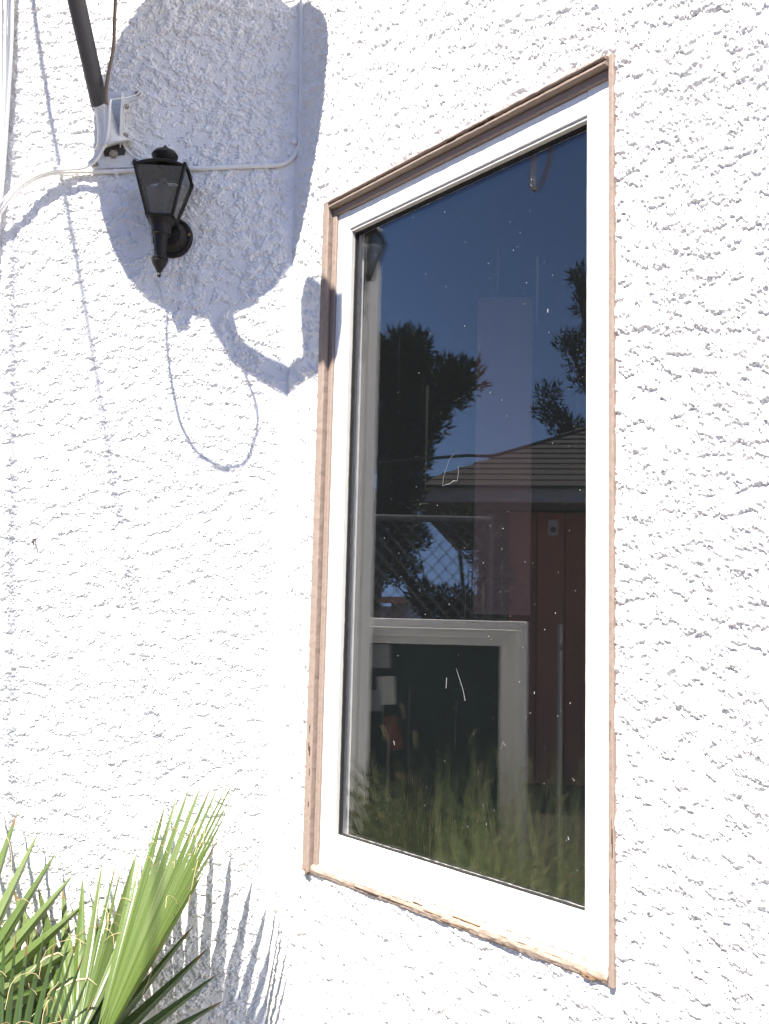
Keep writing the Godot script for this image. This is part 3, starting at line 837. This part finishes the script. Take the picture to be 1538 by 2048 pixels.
	cable("rightmost white cable of the bunch, next to its dark shadow", [Vector3(-0.772, 3.5, 0.018), Vector3(-0.765, 3.212, 0.018), Vector3(-0.759, 3.073, 0.018), Vector3(-0.757, 2.936, 0.018), Vector3(-0.756, 2.773, 0.018), Vector3(-0.760, 2.6, 0.016), Vector3(-0.775, 2.2, 0.014)], 0.0046, M.white_cable, [], g)
	for q in [[-1.06, 0.012], [-1.14, 0.007], [-1.20, 0.014], [-1.28, 0.009]]:
		t = thing("conduit", "white painted conduit at u %.2f near the outer corner" % q[0], "conduit", wall_frame, "conduits near the outer corner")
		t.set_meta("label", {-1.06: "white painted conduit nearest the cable bunch, past the left edge of the view", -1.14: "thinnest white conduit, between two thicker ones past the left edge", -1.20: "thickest white conduit in the row near the outer corner", -1.28: "narrow white conduit closest to the outer corner of the lantern wall"}[q[0]])
		b = MB.new()
		b.tube([Vector3(q[0], 0.2, q[1] + 0.004), Vector3(q[0] - 0.004, 1.4, q[1] + 0.004), Vector3(q[0] + 0.003, 2.6, q[1] + 0.004), Vector3(q[0], 4.4, q[1] + 0.004)], q[1], 14)
		part("pipe", b, M.white_cable, t)
	cable("loop of dark coax hanging under the satellite dish", [Vector3(-0.566, 3.333, 0.641), Vector3(-0.554, 3.215, 0.614), Vector3(-0.522, 3.052, 0.582), Vector3(-0.489, 2.927, 0.566), Vector3(-0.445, 2.859, 0.566), Vector3(-0.398, 2.843, 0.579), Vector3(-0.362, 2.868, 0.598), Vector3(-0.333, 2.927, 0.614), Vector3(-0.321, 3.005, 0.625), Vector3(-0.331, 3.084, 0.635), Vector3(-0.357, 3.154, 0.641), Vector3(-0.380, 3.213, 0.646), Vector3(-0.394, 3.288, 0.662)], 0.0052, M.brown_cable)
	cable("overhead service wire that comes down to the wall above the dish", [Vector3(-0.90, 4.10, 0.0), Vector3(-0.93, 4.095, 0.35), Vector3(-0.951, 4.092, 0.587), Vector3(-0.972, 4.113, 0.827), Vector3(-1.008, 4.228, 1.121), Vector3(-1.062, 4.388, 1.495), Vector3(-1.127, 4.590, 1.869), Vector3(-1.227, 4.926, 2.456), Vector3(-1.50, 6.0, 4.5), Vector3(-1.9, 7.2, 8.0)], 0.008, M.dark_cable)
	cable("thick twisted service drop hanging farther out beside the overhead wire", [Vector3(-1.46, 7.0, 1.3), Vector3(-1.452, 5.883, 1.708), Vector3(-1.456, 5.427, 1.815), Vector3(-1.451, 4.815, 1.922), Vector3(-1.448, 4.255, 2.029), Vector3(-1.44, 3.6, 2.15)], 0.009, M.dark_cable)
	t = thing("wall_hook", "small rusty hook sticking out of the sunlit stucco at the left", "hook", on_wall(-0.619, 1.771, 0.0))
	b = MB.new()
	b.tube([Vector3(0, 0, -0.002), Vector3(0, 0, 0.012), Vector3(0.002, -0.006, 0.016), Vector3(0.003, -0.013, 0.013)], 0.0024, 8)
	part("shank", b, M.rust, t)


# ------------------------------------------------------------------ palm
# blades fan out of one hub, pleated and joined as far as `fuse`, then split into tips
func frond(called: String, t: Node3D, hub: Vector3, tips: Array, fuse: float, leaf: String, tones: int, bow: Vector3, keel: float, threads: int, sd: int, droop := 0.0) -> void:
	rng.seed = sd
	var f := Node3D.new()
	f.name = called
	t.add_child(f, true)
	var nt := tips.size()
	for i in nt:
		tips[i] = hub + (tips[i] - hub) * 1.045
	var mids := []
	for i in nt:
		mids.append(hub.lerp(tips[i], fuse))
	var plane: Vector3 = (tips[nt - 1] - hub).cross(tips[0] - hub).normalized()
	if plane.dot(Vector3(0.3, 0.1, 1)) < 0:
		plane = -plane
	var edge_l := []
	var edge_r := []
	for i in nt:
		var l: Vector3 = (mids[i - 1] + mids[i]) * 0.5 if i > 0 else mids[0] + (mids[0] - mids[1]) * 0.4
		var r: Vector3 = (mids[i + 1] + mids[i]) * 0.5 if i < nt - 1 else mids[nt - 1] + (mids[nt - 1] - mids[nt - 2]) * 0.4
		edge_l.append(l)
		edge_r.append(r)
	var seg := 12
	for i in nt:
		var b := MB.new()
		var rows := []
		for k in seg + 1:
			var s := float(k) / seg
			var sag := bow * (s * s) + Vector3.DOWN * droop * s * s
			var mid: Vector3 = hub.lerp(tips[i], s) + sag
			var open := s / fuse if s < fuse else pow(1.0 - (s - fuse) / (1.0 - fuse), 0.5)
			var le: Vector3 = (edge_l[i] - mids[i]) * open
			var re: Vector3 = (edge_r[i] - mids[i]) * open
			var wl := le.length()
			var k2 := keel * (0.45 + 0.55 * clampf(s / fuse, 0, 1))
			var drop := plane * (wl + re.length()) * 0.5 * k2
			if s > fuse:
				var e := (s - fuse) / (1.0 - fuse)
				le *= 1.0 - 0.35 * e
				re *= 1.0 - 0.35 * e
			var rib := plane * (wl * 0.055)
			rows.append([mid + le - drop * 0.5, mid + le * 0.72 - drop * 0.22 + rib, mid + le * 0.42 + drop * 0.08 - rib * 0.6, mid + drop * 0.5, mid + re * 0.42 + drop * 0.08 - rib * 0.6, mid + re * 0.72 - drop * 0.22 + rib, mid + re - drop * 0.5])
		var dry := MB.new()
		var dead := 1 if rng.randf() < 0.4 else 0
		for k in seg:
			for e in 6:
				(dry if k >= seg - dead and dead > 0 else b).quad(rows[k][e], rows[k][e + 1], rows[k + 1][e + 1], rows[k + 1][e], Vector3.INF)
		if dead > 0:
			part("dry_tip", dry, M.dry_leaf, f)
		part("blade", b, M["%s_%d" % [leaf, (i * 7 + sd) % tones]], f)
	# curling threads from the splits between blades
	if threads > 0:
		for tint in 2:
			var b := MB.new()
			for q in (threads if tint == 0 else threads / 3):
				var i := rng.randi_range(0, nt - 2)
				var s := rng.randf_range(fuse * 0.95, 0.92)
				var p: Vector3 = (hub.lerp(tips[i], s)).lerp(hub.lerp(tips[i + 1], s), 0.5) + bow * s * s + plane * 0.004
				var d: Vector3 = (tips[i] - hub).normalized()
				var curl := Vector3(rng.randf_range(-1, 1), rng.randf_range(-1, 0.4), rng.randf_range(-0.3, 1)).normalized()
				var pts := []
				var v := d * 0.6 + curl * 0.5
				var len := rng.randf_range(0.03, 0.15) * (0.6 if tint == 1 else 1.0)
				for k in 9:
					pts.append(p)
					p += v.normalized() * len / 8.0
					v += curl.rotated(d, k * 0.8) * 0.35 + Vector3.DOWN * 0.14
				b.tube(pts, 0.0006, 4, false)
			stuff(part("leaf_threads", b, M.leaf_thread if tint == 0 else M.rust_thread, f))


func build_palm() -> void:
	var t := thing("fan_palm", "young fan palm with pleated green fronds and curling threads against the left wall", "palm", wall_frame)
	var b := MB.new()
	b.lathe([[0.11, 0.0], [0.10, 0.1], [0.085, 0.25], [0.06, 0.38], [0.0, 0.42]], 14, Transform3D(Basis.IDENTITY, Vector3(-0.40, 0, 0.30)))
	part("trunk", b, M.palm_trunk, t)
	for h in [Vector3(-0.30, 0.70, 0.31), Vector3(-0.535, 0.80, 0.41), Vector3(-0.39, 0.53, 0.49), Vector3(-0.39, 0.60, 0.28), Vector3(-0.335, 0.70, 0.28), Vector3(-0.52, 0.62, 0.30)]:
		b = MB.new()
		b.tube(smooth_path([Vector3(-0.40, 0.33, 0.30), Vector3(-0.40, 0.33, 0.30).lerp(h, 0.5) + Vector3(0, 0.04, 0.01), h]), 0.008, 8)
		part("leaf_stalk", b, M.palm_leaf_2, t)
	# face-on fan behind, low against the wall
	frond("frond", t, Vector3(-0.335, 0.71, 0.28), [Vector3(-0.66, 0.90, 0.05), Vector3(-0.595, 0.939, 0.04), Vector3(-0.538, 0.949, 0.04), Vector3(-0.482, 0.946, 0.035), Vector3(-0.437, 0.973, 0.035), Vector3(-0.395, 1.005, 0.03), Vector3(-0.362, 1.008, 0.03), Vector3(-0.346, 1.0, 0.04), Vector3(-0.324, 1.02, 0.02), Vector3(-0.28, 0.96, 0.03)], 0.55, "palm_leaf", 4, Vector3.ZERO, 0.5, 9, 4)
	frond("frond", t, Vector3(-0.52, 0.62, 0.30), [Vector3(-0.75, 0.90, 0.06), Vector3(-0.69, 0.915, 0.06), Vector3(-0.63, 0.90, 0.06), Vector3(-0.565, 0.905, 0.05), Vector3(-0.51, 0.88, 0.05), Vector3(-0.45, 0.86, 0.06), Vector3(-0.41, 0.80, 0.08), Vector3(-0.38, 0.74, 0.10)], 0.6, "dark_leaf", 2, Vector3.ZERO, 0.5, 6, 9)
	frond("frond", t, Vector3(-0.266, 0.639, 0.240), [Vector3(-0.435, 0.888, 0.070), Vector3(-0.399, 0.926, 0.060), Vector3(-0.365, 0.944, 0.060), Vector3(-0.333, 0.951, 0.060), Vector3(-0.298, 0.945, 0.070), Vector3(-0.267, 0.911, 0.080)], 0.62, "palm_leaf", 4, Vector3.ZERO, 0.5, 8, 55)
	frond("frond", t, Vector3(-0.290, 0.588, 0.240), [Vector3(-0.487, 0.831, 0.090), Vector3(-0.444, 0.854, 0.085), Vector3(-0.399, 0.860, 0.080), Vector3(-0.355, 0.852, 0.080), Vector3(-0.306, 0.834, 0.090)], 0.66, "dark_leaf", 2, Vector3.ZERO, 0.5, 6, 61)
	# left fan
	frond("frond", t, Vector3(-0.535, 0.80, 0.41), [Vector3(-0.72, 1.17, 0.04), Vector3(-0.664, 1.149, 0.035), Vector3(-0.610, 1.107, 0.035), Vector3(-0.558, 1.066, 0.03), Vector3(-0.510, 1.027, 0.035), Vector3(-0.463, 0.983, 0.045), Vector3(-0.421, 0.93, 0.06), Vector3(-0.40, 0.86, 0.09), Vector3(-0.40, 0.79, 0.12)], 0.46, "palm_leaf", 4, Vector3.ZERO, 0.7, 3, 14)
	# tall fan seen almost edge-on
	frond("frond", t, Vector3(-0.290, 0.69, 0.31), [Vector3(-0.318, 1.033, 0.02), Vector3(-0.297, 1.076, 0.02), Vector3(-0.272, 1.107, 0.02), Vector3(-0.253, 1.139, 0.035), Vector3(-0.213, 1.173, 0.07), Vector3(-0.179, 1.197, 0.095), Vector3(-0.145, 1.207, 0.12), Vector3(-0.110, 1.215, 0.16), Vector3(-0.088, 1.215, 0.195), Vector3(-0.061, 1.228, 0.215), Vector3(-0.042, 1.240, 0.24), Vector3(-0.036, 1.246, 0.255), Vector3(-0.035, 1.215, 0.285), Vector3(-0.040, 1.184, 0.305), Vector3(-0.047, 1.139, 0.325), Vector3(-0.070, 1.080, 0.335), Vector3(-0.105, 1.011, 0.34), Vector3(-0.145, 0.946, 0.34)], 0.66, "palm_leaf", 4, Vector3.ZERO, 0.4, 18, 21)
	# dark fan low on the right
	frond("frond", t, Vector3(-0.385, 0.60, 0.28), [Vector3(-0.24, 0.93, 0.12), Vector3(-0.198, 0.925, 0.12), Vector3(-0.150, 0.908, 0.13), Vector3(-0.118, 0.862, 0.13), Vector3(-0.093, 0.813, 0.13), Vector3(-0.079, 0.760, 0.13), Vector3(-0.070, 0.703, 0.13), Vector3(-0.080, 0.651, 0.13)], 0.5, "dark_leaf", 2, Vector3.ZERO, 0.6, 4, 31)
	# front fan, its tips bent by rusty threads
	frond("frond", t, Vector3(-0.387, 0.52, 0.5), [Vector3(-0.495, 0.93, 0.36), Vector3(-0.460, 0.938, 0.36), Vector3(-0.437, 0.945, 0.36), Vector3(-0.413, 0.934, 0.36), Vector3(-0.381, 0.938, 0.36), Vector3(-0.356, 0.935, 0.36), Vector3(-0.329, 0.936, 0.36), Vector3(-0.312, 0.941, 0.36), Vector3(-0.298, 0.913, 0.36), Vector3(-0.286, 0.873, 0.36), Vector3(-0.272, 0.835, 0.36)], 0.6, "dark_leaf", 2, Vector3.ZERO, 0.6, 14, 42)


# ------------------------------------------------------------------ what the glass mirrors
func build_surroundings() -> void:
	var b := MB.new()
	b.quad(Vector3(-90, 0, -90), Vector3(-90, 0, 90), Vector3(90, 0, 90), Vector3(90, 0, -90), Vector3(0, -5, 0))
	structure("ground", b, M.soil)
	# brown house with a hipped roof
	var hf := Transform3D(Basis(Vector3(0.729, 0, 0.685).normalized(), Vector3.UP, Vector3(-0.685, 0, 0.729).normalized()), Vector3(-7.29, 0, 4.88))
	var h := thing("brown_house", "low brown boarded house with grey shingled hip roof, mirrored in the glass", "house", hf)
	b = MB.new()
	b.box(Vector3(4.6, 1.36, 3.6), Vector3(8.0, 2.72, 5.8))
	part("house_wall", b, M.porch_board, h)
	for i in 26:
		b = MB.new()
		b.box(Vector3(1.05 + i * 0.28, 1.36, 0.66), Vector3(0.27, 2.70, 0.05), 0.004)
		part("wall_board", b, M["brown_board_%d" % ((i * 5 + i / 3) % 3)], h)
	for i in 4:
		b = MB.new()
		b.box(Vector3(0.66 + i * 0.085, 1.36, 0.67), Vector3(0.08, 2.70, 0.03), 0.004)
		part("wall_board", b, M.porch_board, h)
	b = MB.new()
	b.box(Vector3(4.4, 2.82, 0.0), Vector3(9.0, 0.17, 0.03), 0.004)
	b.box(Vector3(-0.02, 2.82, 3.4), Vector3(0.03, 0.17, 6.9), 0.004)
	part("fascia", b, M.fascia_paint, h)
	b = MB.new()
	b.box(Vector3(4.4, 2.745, 0.33), Vector3(8.8, 0.02, 0.62))
	b.box(Vector3(0.33, 2.745, 3.5), Vector3(0.62, 0.02, 6.2))
	part("soffit", b, M.soffit_paint, h)
	var pitch := 0.52
	var roof := MB.new()
	for s in [0, 1]:
		pass
	roof.quad(Vector3(-0.05, 2.89, -0.05), Vector3(9, 2.89, -0.05), Vector3(9, 2.89 + 3.4 * pitch, 3.4), Vector3(3.4, 2.89 + 3.4 * pitch, 3.4))
	roof.tri(Vector3(-0.05, 2.89, -0.05), Vector3(-0.05, 2.89, 6.9), Vector3(3.4, 2.89 + 3.4 * pitch, 3.4))
	roof.quad(Vector3(-0.05, 2.89, 6.9), Vector3(9, 2.89, 6.9), Vector3(9, 2.89 + 3.4 * pitch, 3.4), Vector3(3.4, 2.89 + 3.4 * pitch, 3.4))
	var rf := part("roof", roof, M.shingle, h)
	for i in 22:
		b = MB.new()
		var z0 := -0.06 + i * 0.15
		var z1 := z0 + 0.17
		var y0 := 2.925 + z0 * pitch
		var y1 := 2.905 + z1 * pitch
		b.quad(Vector3(z0, y0, z0), Vector3(9, y0, z0), Vector3(9, y1, z1), Vector3(z1, y1, z1))
		b.quad(Vector3(z0, y0 - 0.03, z0), Vector3(9, y0 - 0.03, z0), Vector3(9, y0, z0), Vector3(z0, y0, z0))
		b.quad(Vector3(z0, y0, 6.9 - z0), Vector3(z0, y0, z0), Vector3(z1, y1, z1), Vector3(z1, y1, 6.9 - z1))
		part("shingle_row", b, M.shingle, rf)
	var l := thing("wall_light", "small white box light under the eaves of the brown house", "lamp", hf * Transform3D(Basis.IDENTITY, Vector3(1.35, 2.55, 0.6)))
	b = MB.new()
	b.box(Vector3(0, 0, 0), Vector3(0.10, 0.16, 0.07), 0.01)
	part("housing", b, M.far_white, l)
	b = MB.new()
	b.lathe([[0.0, 0.0], [0.03, 0.0], [0.025, 0.02], [0.0, 0.03]], 12, Transform3D(Basis(Vector3.RIGHT, -PI / 2), Vector3(0, -0.02, -0.035)))
	part("lens", b, M.mast_metal, l)
	# chain link fence
	var ff := Transform3D(Basis(Vector3(0.655, 0, 0.756).normalized(), Vector3.UP, Vector3(-0.756, 0, 0.655).normalized()), Vector3(-3.837, 0, 1.464))
	var f := thing("chain_link_fence", "galvanised chain link fence with a top rail between the grass and the trees", "fence", ff)
	b = MB.new()
	b.tube([Vector3(-0.3, 2.08, 0), Vector3(0.72, 2.08, 0)], 0.017, 10)
	part("top_rail", b, M.galvanised, f)
	for x in [-0.3, 0.72]:
		b = MB.new()
		b.tube([Vector3(x, 0, 0), Vector3(x, 2.11, 0)], 0.02 if x < 0.0 else 0.009, 10)
		part("post", b, M.galvanised, f)
	b = MB.new()
	var mesh_w := 1.02
	var step := 0.086
	for k in 62:
		for s in [-1, 1]:
			var y0 := -mesh_w + k * step * 0.85
			var p0 := Vector2(0.0 if s > 0 else mesh_w, y0)
			var p1 := Vector2(mesh_w if s > 0 else 0.0, y0 + mesh_w * 1.1)
			var d := p1 - p0
			var ta := clampf((0.03 - p0.y) / d.y, 0, 1)
			var tb := clampf((2.07 - p0.y) / d.y, 0, 1)
			if tb - ta < 0.02:
				continue
			var a := p0 + d * ta
			var c := p0 + d * tb
			b.tube([Vector3(a.x - 0.3, a.y, 0.003 * s), Vector3(c.x - 0.3, c.y, 0.003 * s)], 0.0027, 4, false)
	stuff(part("wire_mesh", b, M.galvanised, f))
	# power line
	var pl := thing("power_line", "single dark power line crossing in front of the shingled roof", "cable")
	b = MB.new()
	b.tube(smooth_path([Vector3(-9.6, 2.75, 2.1), Vector3(-5.57, 2.80, 3.5), Vector3(-4.39, 2.92, 3.91), Vector3(1.0, 4.2, 5.8)]), 0.012, 6)
	part("wire", b, M.dark_cable, pl)
	# far white building
	var fw := thing("white_building", "far small white building with a low red tiled roof behind the fence", "building", Transform3D(Basis(Vector3(0, 0, 1), Vector3.UP, Vector3(-1, 0, 0)), Vector3(-16.7, 0, 12.9)))
	b = MB.new()
	b.box(Vector3(0, 0.98, 0), Vector3(0.66, 1.96, 0.6), 0.01)
	b.box(Vector3(-1.3, 0.93, 0.5), Vector3(1.9, 1.86, 0.6), 0.01)
	part("wall", b, M.far_white, fw)
	b = MB.new()
	b.prism(PackedVector2Array([Vector2(-2.4, 1.87), Vector2(0.42, 1.965), Vector2(0.42, 1.99), Vector2(-0.4, 2.07), Vector2(-2.4, 2.02)]), -0.4, 0.9)
	part("roof", b, M.far_red, fw)
	# notice board on posts
	var nx := Vector3(0.668, 0, 0.744).normalized()
	var nf := Transform3D(Basis(nx, Vector3.UP, nx.cross(Vector3.UP)), Vector3(-3.126, 0, 0.952))
	var nb := thing("notice_board", "dark green notice board in a stepped white frame standing behind the grass", "notice board", nf)
	b = MB.new()
	b.box(Vector3(0.26, 1.12, 0.0), Vector3(0.86, 0.9, 0.02))
	part("panel", b, M.board_green, nb)
	for q in [[0.0, -0.085], [0.032, -0.05], [0.064, -0.018]]:
		var inset: float = q[0]
		var right: float = 0.715 - inset
		var top: float = 1.601 - inset
		b = MB.new()
		b.box(Vector3(right - 0.016, top * 0.5 + 0.3, q[1]), Vector3(0.032, top - 0.6, 0.035), 0.003)
		b.box(Vector3(-0.2 + (right - 0.032 + 0.2) * 0.5, top - 0.016, q[1]), Vector3(right - 0.032 + 0.2, 0.0318, 0.035), 0.003)
		part("frame", b, M.far_white, nb)
	for x in [-0.1, 0.66]:
		b = MB.new()
		b.box(Vector3(x, 0.7, 0.045), Vector3(0.07, 1.4, 0.06), 0.004)
		part("post", b, M.far_white, nb)
	var papers := [[0.115, 1.455, 0.085, 0.09, 0.0, "paper_grey", "grey paper notice, topmost on the green board"], [0.145, 1.325, 0.066, 0.108, 0.08, "paper_white", "white paper notice in the middle of the green board"], [0.095, 1.285, 0.066, 0.08, 0.05, "paper_grey", "grey paper partly under the white notice"], [0.175, 1.165, 0.052, 0.13, 0.28, "paper_red", "tilted red paper notice, lowest on the green board"]]
	for i in 4:
		var q = papers[i]
		b = MB.new()
		b.box(Vector3.ZERO, Vector3(q[2], q[3], 0.0012), 0.0, Basis(Vector3.BACK, q[4]))
		var o := part(numbered("paper_notice"), b, M[q[5]], self)
		o.transform = nf * Transform3D(Basis.IDENTITY, Vector3(q[0] + 0.042, q[1], -0.0125 - 0.0015 * (i % 3)))
		o.set_meta("label", q[6])
		o.set_meta("category", "paper")
		o.set_meta("group", "papers pinned to the notice board")
	var gp := thing("gate_post", "thin pale upright post before the brown house, mirrored near the right of the glass", "post", Transform3D(Basis.IDENTITY, Vector3(-3.93, 0, 3.154)))
	b = MB.new()
	b.tube([Vector3.ZERO, Vector3(0, 1.59, 0)], 0.012, 8)
	part("shaft", b, M.fascia_paint, gp)
	# trees
	var jun := [Vector3(-6.69, 3.99, 4.17), Vector3(-6.84, 3.88, 4.20), Vector3(-6.55, 3.96, 4.19), Vector3(-6.84, 3.64, 4.13), Vector3(-6.60, 3.71, 4.39), Vector3(-6.40, 3.72, 4.45), Vector3(-6.37, 3.74, 4.63), Vector3(-6.80, 3.62, 4.35), Vector3(-6.51, 3.43, 4.28), Vector3(-6.46, 3.63, 4.57), Vector3(-6.84, 3.29, 4.25), Vector3(-6.71, 3.25, 4.41), Vector3(-6.61, 3.41, 4.48), Vector3(-7.01, 3.11, 4.25), Vector3(-6.72, 3.08, 4.29), Vector3(-6.81, 2.94, 4.38), Vector3(-6.85, 2.71, 4.38), Vector3(-6.93, 2.51, 4.32), Vector3(-7.03, 2.46, 4.52), Vector3(-7.14, 3.35, 4.35), Vector3(-6.94, 3.47, 4.39), Vector3(-6.76, 3.58, 4.56), Vector3(-6.84, 3.07, 4.47), Vector3(-6.98, 3.95, 4.17), Vector3(-6.68, 3.82, 4.25), Vector3(-7.02, 2.57, 4.19)]
	tree("juniper_tree", "dark ragged juniper with upright tufts left of the brown house", jun, 0.2, 420, Vector3(-7.22, 0, 4.3), 0.1, "conifer", 3)
	var con := [Vector3(-8.478, 6.196, 8.769), Vector3(-8.509, 5.882, 8.880), Vector3(-8.769, 5.376, 8.860), Vector3(-8.726, 5.178, 8.967), Vector3(-8.692, 4.912, 9.083), Vector3(-8.630, 5.436, 8.955), Vector3(-8.950, 4.677, 8.664), Vector3(-9.003, 4.479, 8.675), Vector3(-8.920, 4.344, 8.786), Vector3(-8.861, 4.210, 8.872), Vector3(-8.887, 4.247, 9.109), Vector3(-8.3, 5.6, 9.3), Vector3(-8.3, 4.9, 9.4), Vector3(-8.2, 6.4, 9.2)]
	tree("pine_tree", "dark feathery pine rising behind the ridge of the brown house", con, 0.2, 200, Vector3(-8.2, 0, 9.4), 0.14, "conifer", 8)
	var bush := [Vector3(-9.29, 2.51, 6.18), Vector3(-9.17, 2.52, 6.34), Vector3(-9.08, 2.58, 6.44), Vector3(-9.24, 2.33, 6.27), Vector3(-9.32, 2.15, 6.18), Vector3(-9.16, 2.16, 6.38), Vector3(-9.04, 1.86, 6.53), Vector3(-8.88, 1.81, 6.72), Vector3(-8.76, 1.81, 6.85), Vector3(-8.61, 1.75, 7.00), Vector3(-8.86, 1.63, 6.75), Vector3(-8.73, 1.66, 6.88)]
	tree("garden_tree", "rounded green garden tree behind the chain link fence", bush, 0.2, 300, Vector3(-8.75, 0, 6.85), 0.06, "hedge_leaf", 13)
	var vine := [Vector3(-6.26, 2.46, 4.48), Vector3(-6.21, 2.31, 4.57), Vector3(-6.14, 2.16, 4.63), Vector3(-6.10, 2.01, 4.69), Vector3(-6.08, 1.88, 4.73), Vector3(-6.16, 2.42, 4.61), Vector3(-6.05, 2.16, 4.73), Vector3(-6.01, 1.95, 4.79), Vector3(-6.06, 1.75, 4.75), Vector3(-6.04, 2.38, 4.71), Vector3(-6.09, 1.65, 4.71)]
	tree("climbing_vine", "dark vine hanging from the corner eave of the brown house", vine, 0.13, 200, Vector3(-6.15, 0, 4.62), 0.03, "hedge_leaf", 19)
	# fountain grass
	var spots := [[Vector3(-2.86, 0, 1.05), "leftmost grass clump, close to the outer corner of the lantern wall", 1.20], [Vector3(-2.68, 0, 0.92), "thick grass clump second from the outer corner", 1.22], [Vector3(-2.56, 0, 1.00), "tall upright grass clump in the middle of the row", 1.27], [Vector3(-2.44, 0, 1.03), "leaning grass clump in front of the right frame of the notice board", 1.22], [Vector3(-2.31, 0, 1.13), "wide arching grass clump right of the notice board", 1.26], [Vector3(-2.19, 0, 1.20), "feathery grass clump at the right end of the row", 1.30], [Vector3(-2.47, 0, 0.80), "low grass clump in front of the others", 1.00], [Vector3(-2.20, 0, 0.95), "dense low grass clump near the right end of the row", 1.02], [Vector3(-2.33, 0, 0.87), "dense low grass clump between two others in the front", 1.00]]
	for i in spots.size():
		grass(spots[i][0], spots[i][1], spots[i][2], 100 + i)


func tree(called: String, label: String, clumps: Array, radius: float, count: int, foot: Vector3, trunk: float, leaf: String, sd: int) -> void:
	rng.seed = sd
	var t := thing(called, label, "plant" if trunk < 0.05 else "tree", Transform3D(Basis.IDENTITY, foot))
	var top: Vector3 = clumps[0] - foot
	var b := MB.new()
	b.tube(smooth_path([Vector3.ZERO, Vector3(top.x * 0.2, top.y * 0.4, top.z * 0.2), Vector3(top.x * 0.6, top.y * 0.75, top.z * 0.6), top]), trunk * 0.6, 8)
	part("trunk", b, M.bark, t)
	for c in clumps:
		b = MB.new()
		var e: Vector3 = c - foot
		b.tube([Vector3(top.x * 0.3, minf(e.y * 0.75, top.y * 0.6), top.z * 0.3), e], [trunk * 0.3, trunk * 0.08], 5)
		part("branch", b, M.bark, t)
	b = MB.new()
	for c in clumps:
		var e: Vector3 = c - foot
		for i in count:
			var d := Vector3(rng.randfn(), rng.randfn() * 1.1, rng.randfn()).normalized()
			var p := e + d * radius * pow(rng.randf(), 0.6)
			var dir := (d * 0.8 + Vector3(rng.randf_range(-0.6, 0.6), rng.randf_range(0.1, 1.3), rng.randf_range(-0.6, 0.6))).normalized()
			var w := dir.cross(Vector3(rng.randf_range(-1, 1), rng.randf_range(-1, 1), rng.randf_range(-1, 1))).normalized()
			var len := radius * rng.randf_range(0.3, 0.6)
			b.tri(p - w * len * 0.16, p + w * len * 0.16, p + dir * len)
	stuff(part("crown", b, M[leaf], t))


func grass(at: Vector3, label: String, tall: float, sd: int) -> void:
	rng.seed = sd
	var t := thing("fountain_grass", label, "grass", Transform3D(Basis.IDENTITY, at), "fountain grass mirrored in the glass")
	for kind in 3:
		var b := MB.new()
		for i in [170, 34, 60][kind]:
			var a := rng.randf() * TAU
			var lean := rng.randf_range(0.05, 0.55)
			var out := Vector3(cos(a), 0, sin(a))
			var p := out * rng.randf() * 0.06
			var len := tall * rng.randf_range(0.55, 1.0)
			var w := out.cross(Vector3.UP).rotated(Vector3.UP, rng.randf_range(-1, 1)) * rng.randf_range(0.003, 0.0095)
			var v := (Vector3.UP + out * lean * 0.5).normalized()
			var prev := p
			var steps := 6
			for k in steps:
				var nx := prev + v * len / steps
				var f0 := 1.0 - float(k) / steps
				var f1 := 1.0 - float(k + 1) / steps
				b.quad(prev - w * f0, prev + w * f0, nx + w * f1, nx - w * f1)
				prev = nx
				v = (v + out * lean * 0.22 + Vector3.DOWN * lean * 0.14 * (k + 1) * 0.5).normalized()
			if kind == 1 and i % 2 == 0:
				b.tube([prev - v * 0.01, prev + v * 0.03, prev + v * 0.06 + Vector3.DOWN * 0.012, prev + v * 0.08 + Vector3.DOWN * 0.035], [0.0015, 0.003, 0.0025, 0.001], 5, false)
		stuff(part(["blades", "plumes", "pale_blades"][kind], b, [M.grass_blade, M.straw_blade, M.pale_blade][kind], t))


func _ready() -> void:
	# camera
	var cam := Camera3D.new()
	cam.name = "camera"
	cam.transform = Transform3D(Basis(Vector3(0.62878, 0.02427, -0.77720), Vector3(0.06756, 0.99403, 0.08570), Vector3(0.77464, -0.10639, 0.62339)).orthonormalized(), Vector3(0, 1.6, 1.3))
	cam.fov = 54.548
	cam.near = 0.02
	cam.far = 400
	add_child(cam)
	# sky
	var sm := ProceduralSkyMaterial.new()
	sm.sky_top_color = Color(0.029, 0.066, 0.18).linear_to_srgb()
	sm.sky_horizon_color = Color(0.23, 0.38, 0.70).linear_to_srgb()
	sm.sky_curve = 0.17
	sm.ground_bottom_color = Color(0.10, 0.085, 0.07).linear_to_srgb()
	sm.ground_horizon_color = Color(0.13, 0.13, 0.14).linear_to_srgb()
	sm.sun_angle_max = 12.0
	var sky := Sky.new()
	sky.sky_material = sm
	var env := Environment.new()
	env.background_mode = Environment.BG_SKY
	env.sky = sky
	env.ambient_light_source = Environment.AMBIENT_SOURCE_SKY
	env.tonemap_mode = Environment.TONE_MAPPER_LINEAR
	env.tonemap_exposure = 3.15
	env.sdfgi_enabled = true
	env.ssao_enabled = true
	env.ssil_enabled = true
	var we := WorldEnvironment.new()
	we.name = "world"
	we.environment = env
	add_child(we)
	# sun
	var sun := DirectionalLight3D.new()
	sun.name = "sun"
	sun.transform = Transform3D(Basis.looking_at(-SUN, Vector3.UP), Vector3.ZERO)
	sun.light_energy = 1.6
	sun.light_color = Color(1.0, 0.975, 0.94)
	sun.light_angular_distance = 0.5
	sun.shadow_enabled = true
	add_child(sun)

	make_materials()
	build_walls()
	build_window()
	build_surroundings()
	build_palm()
	build_dish()
	build_lantern()
	build_cables()
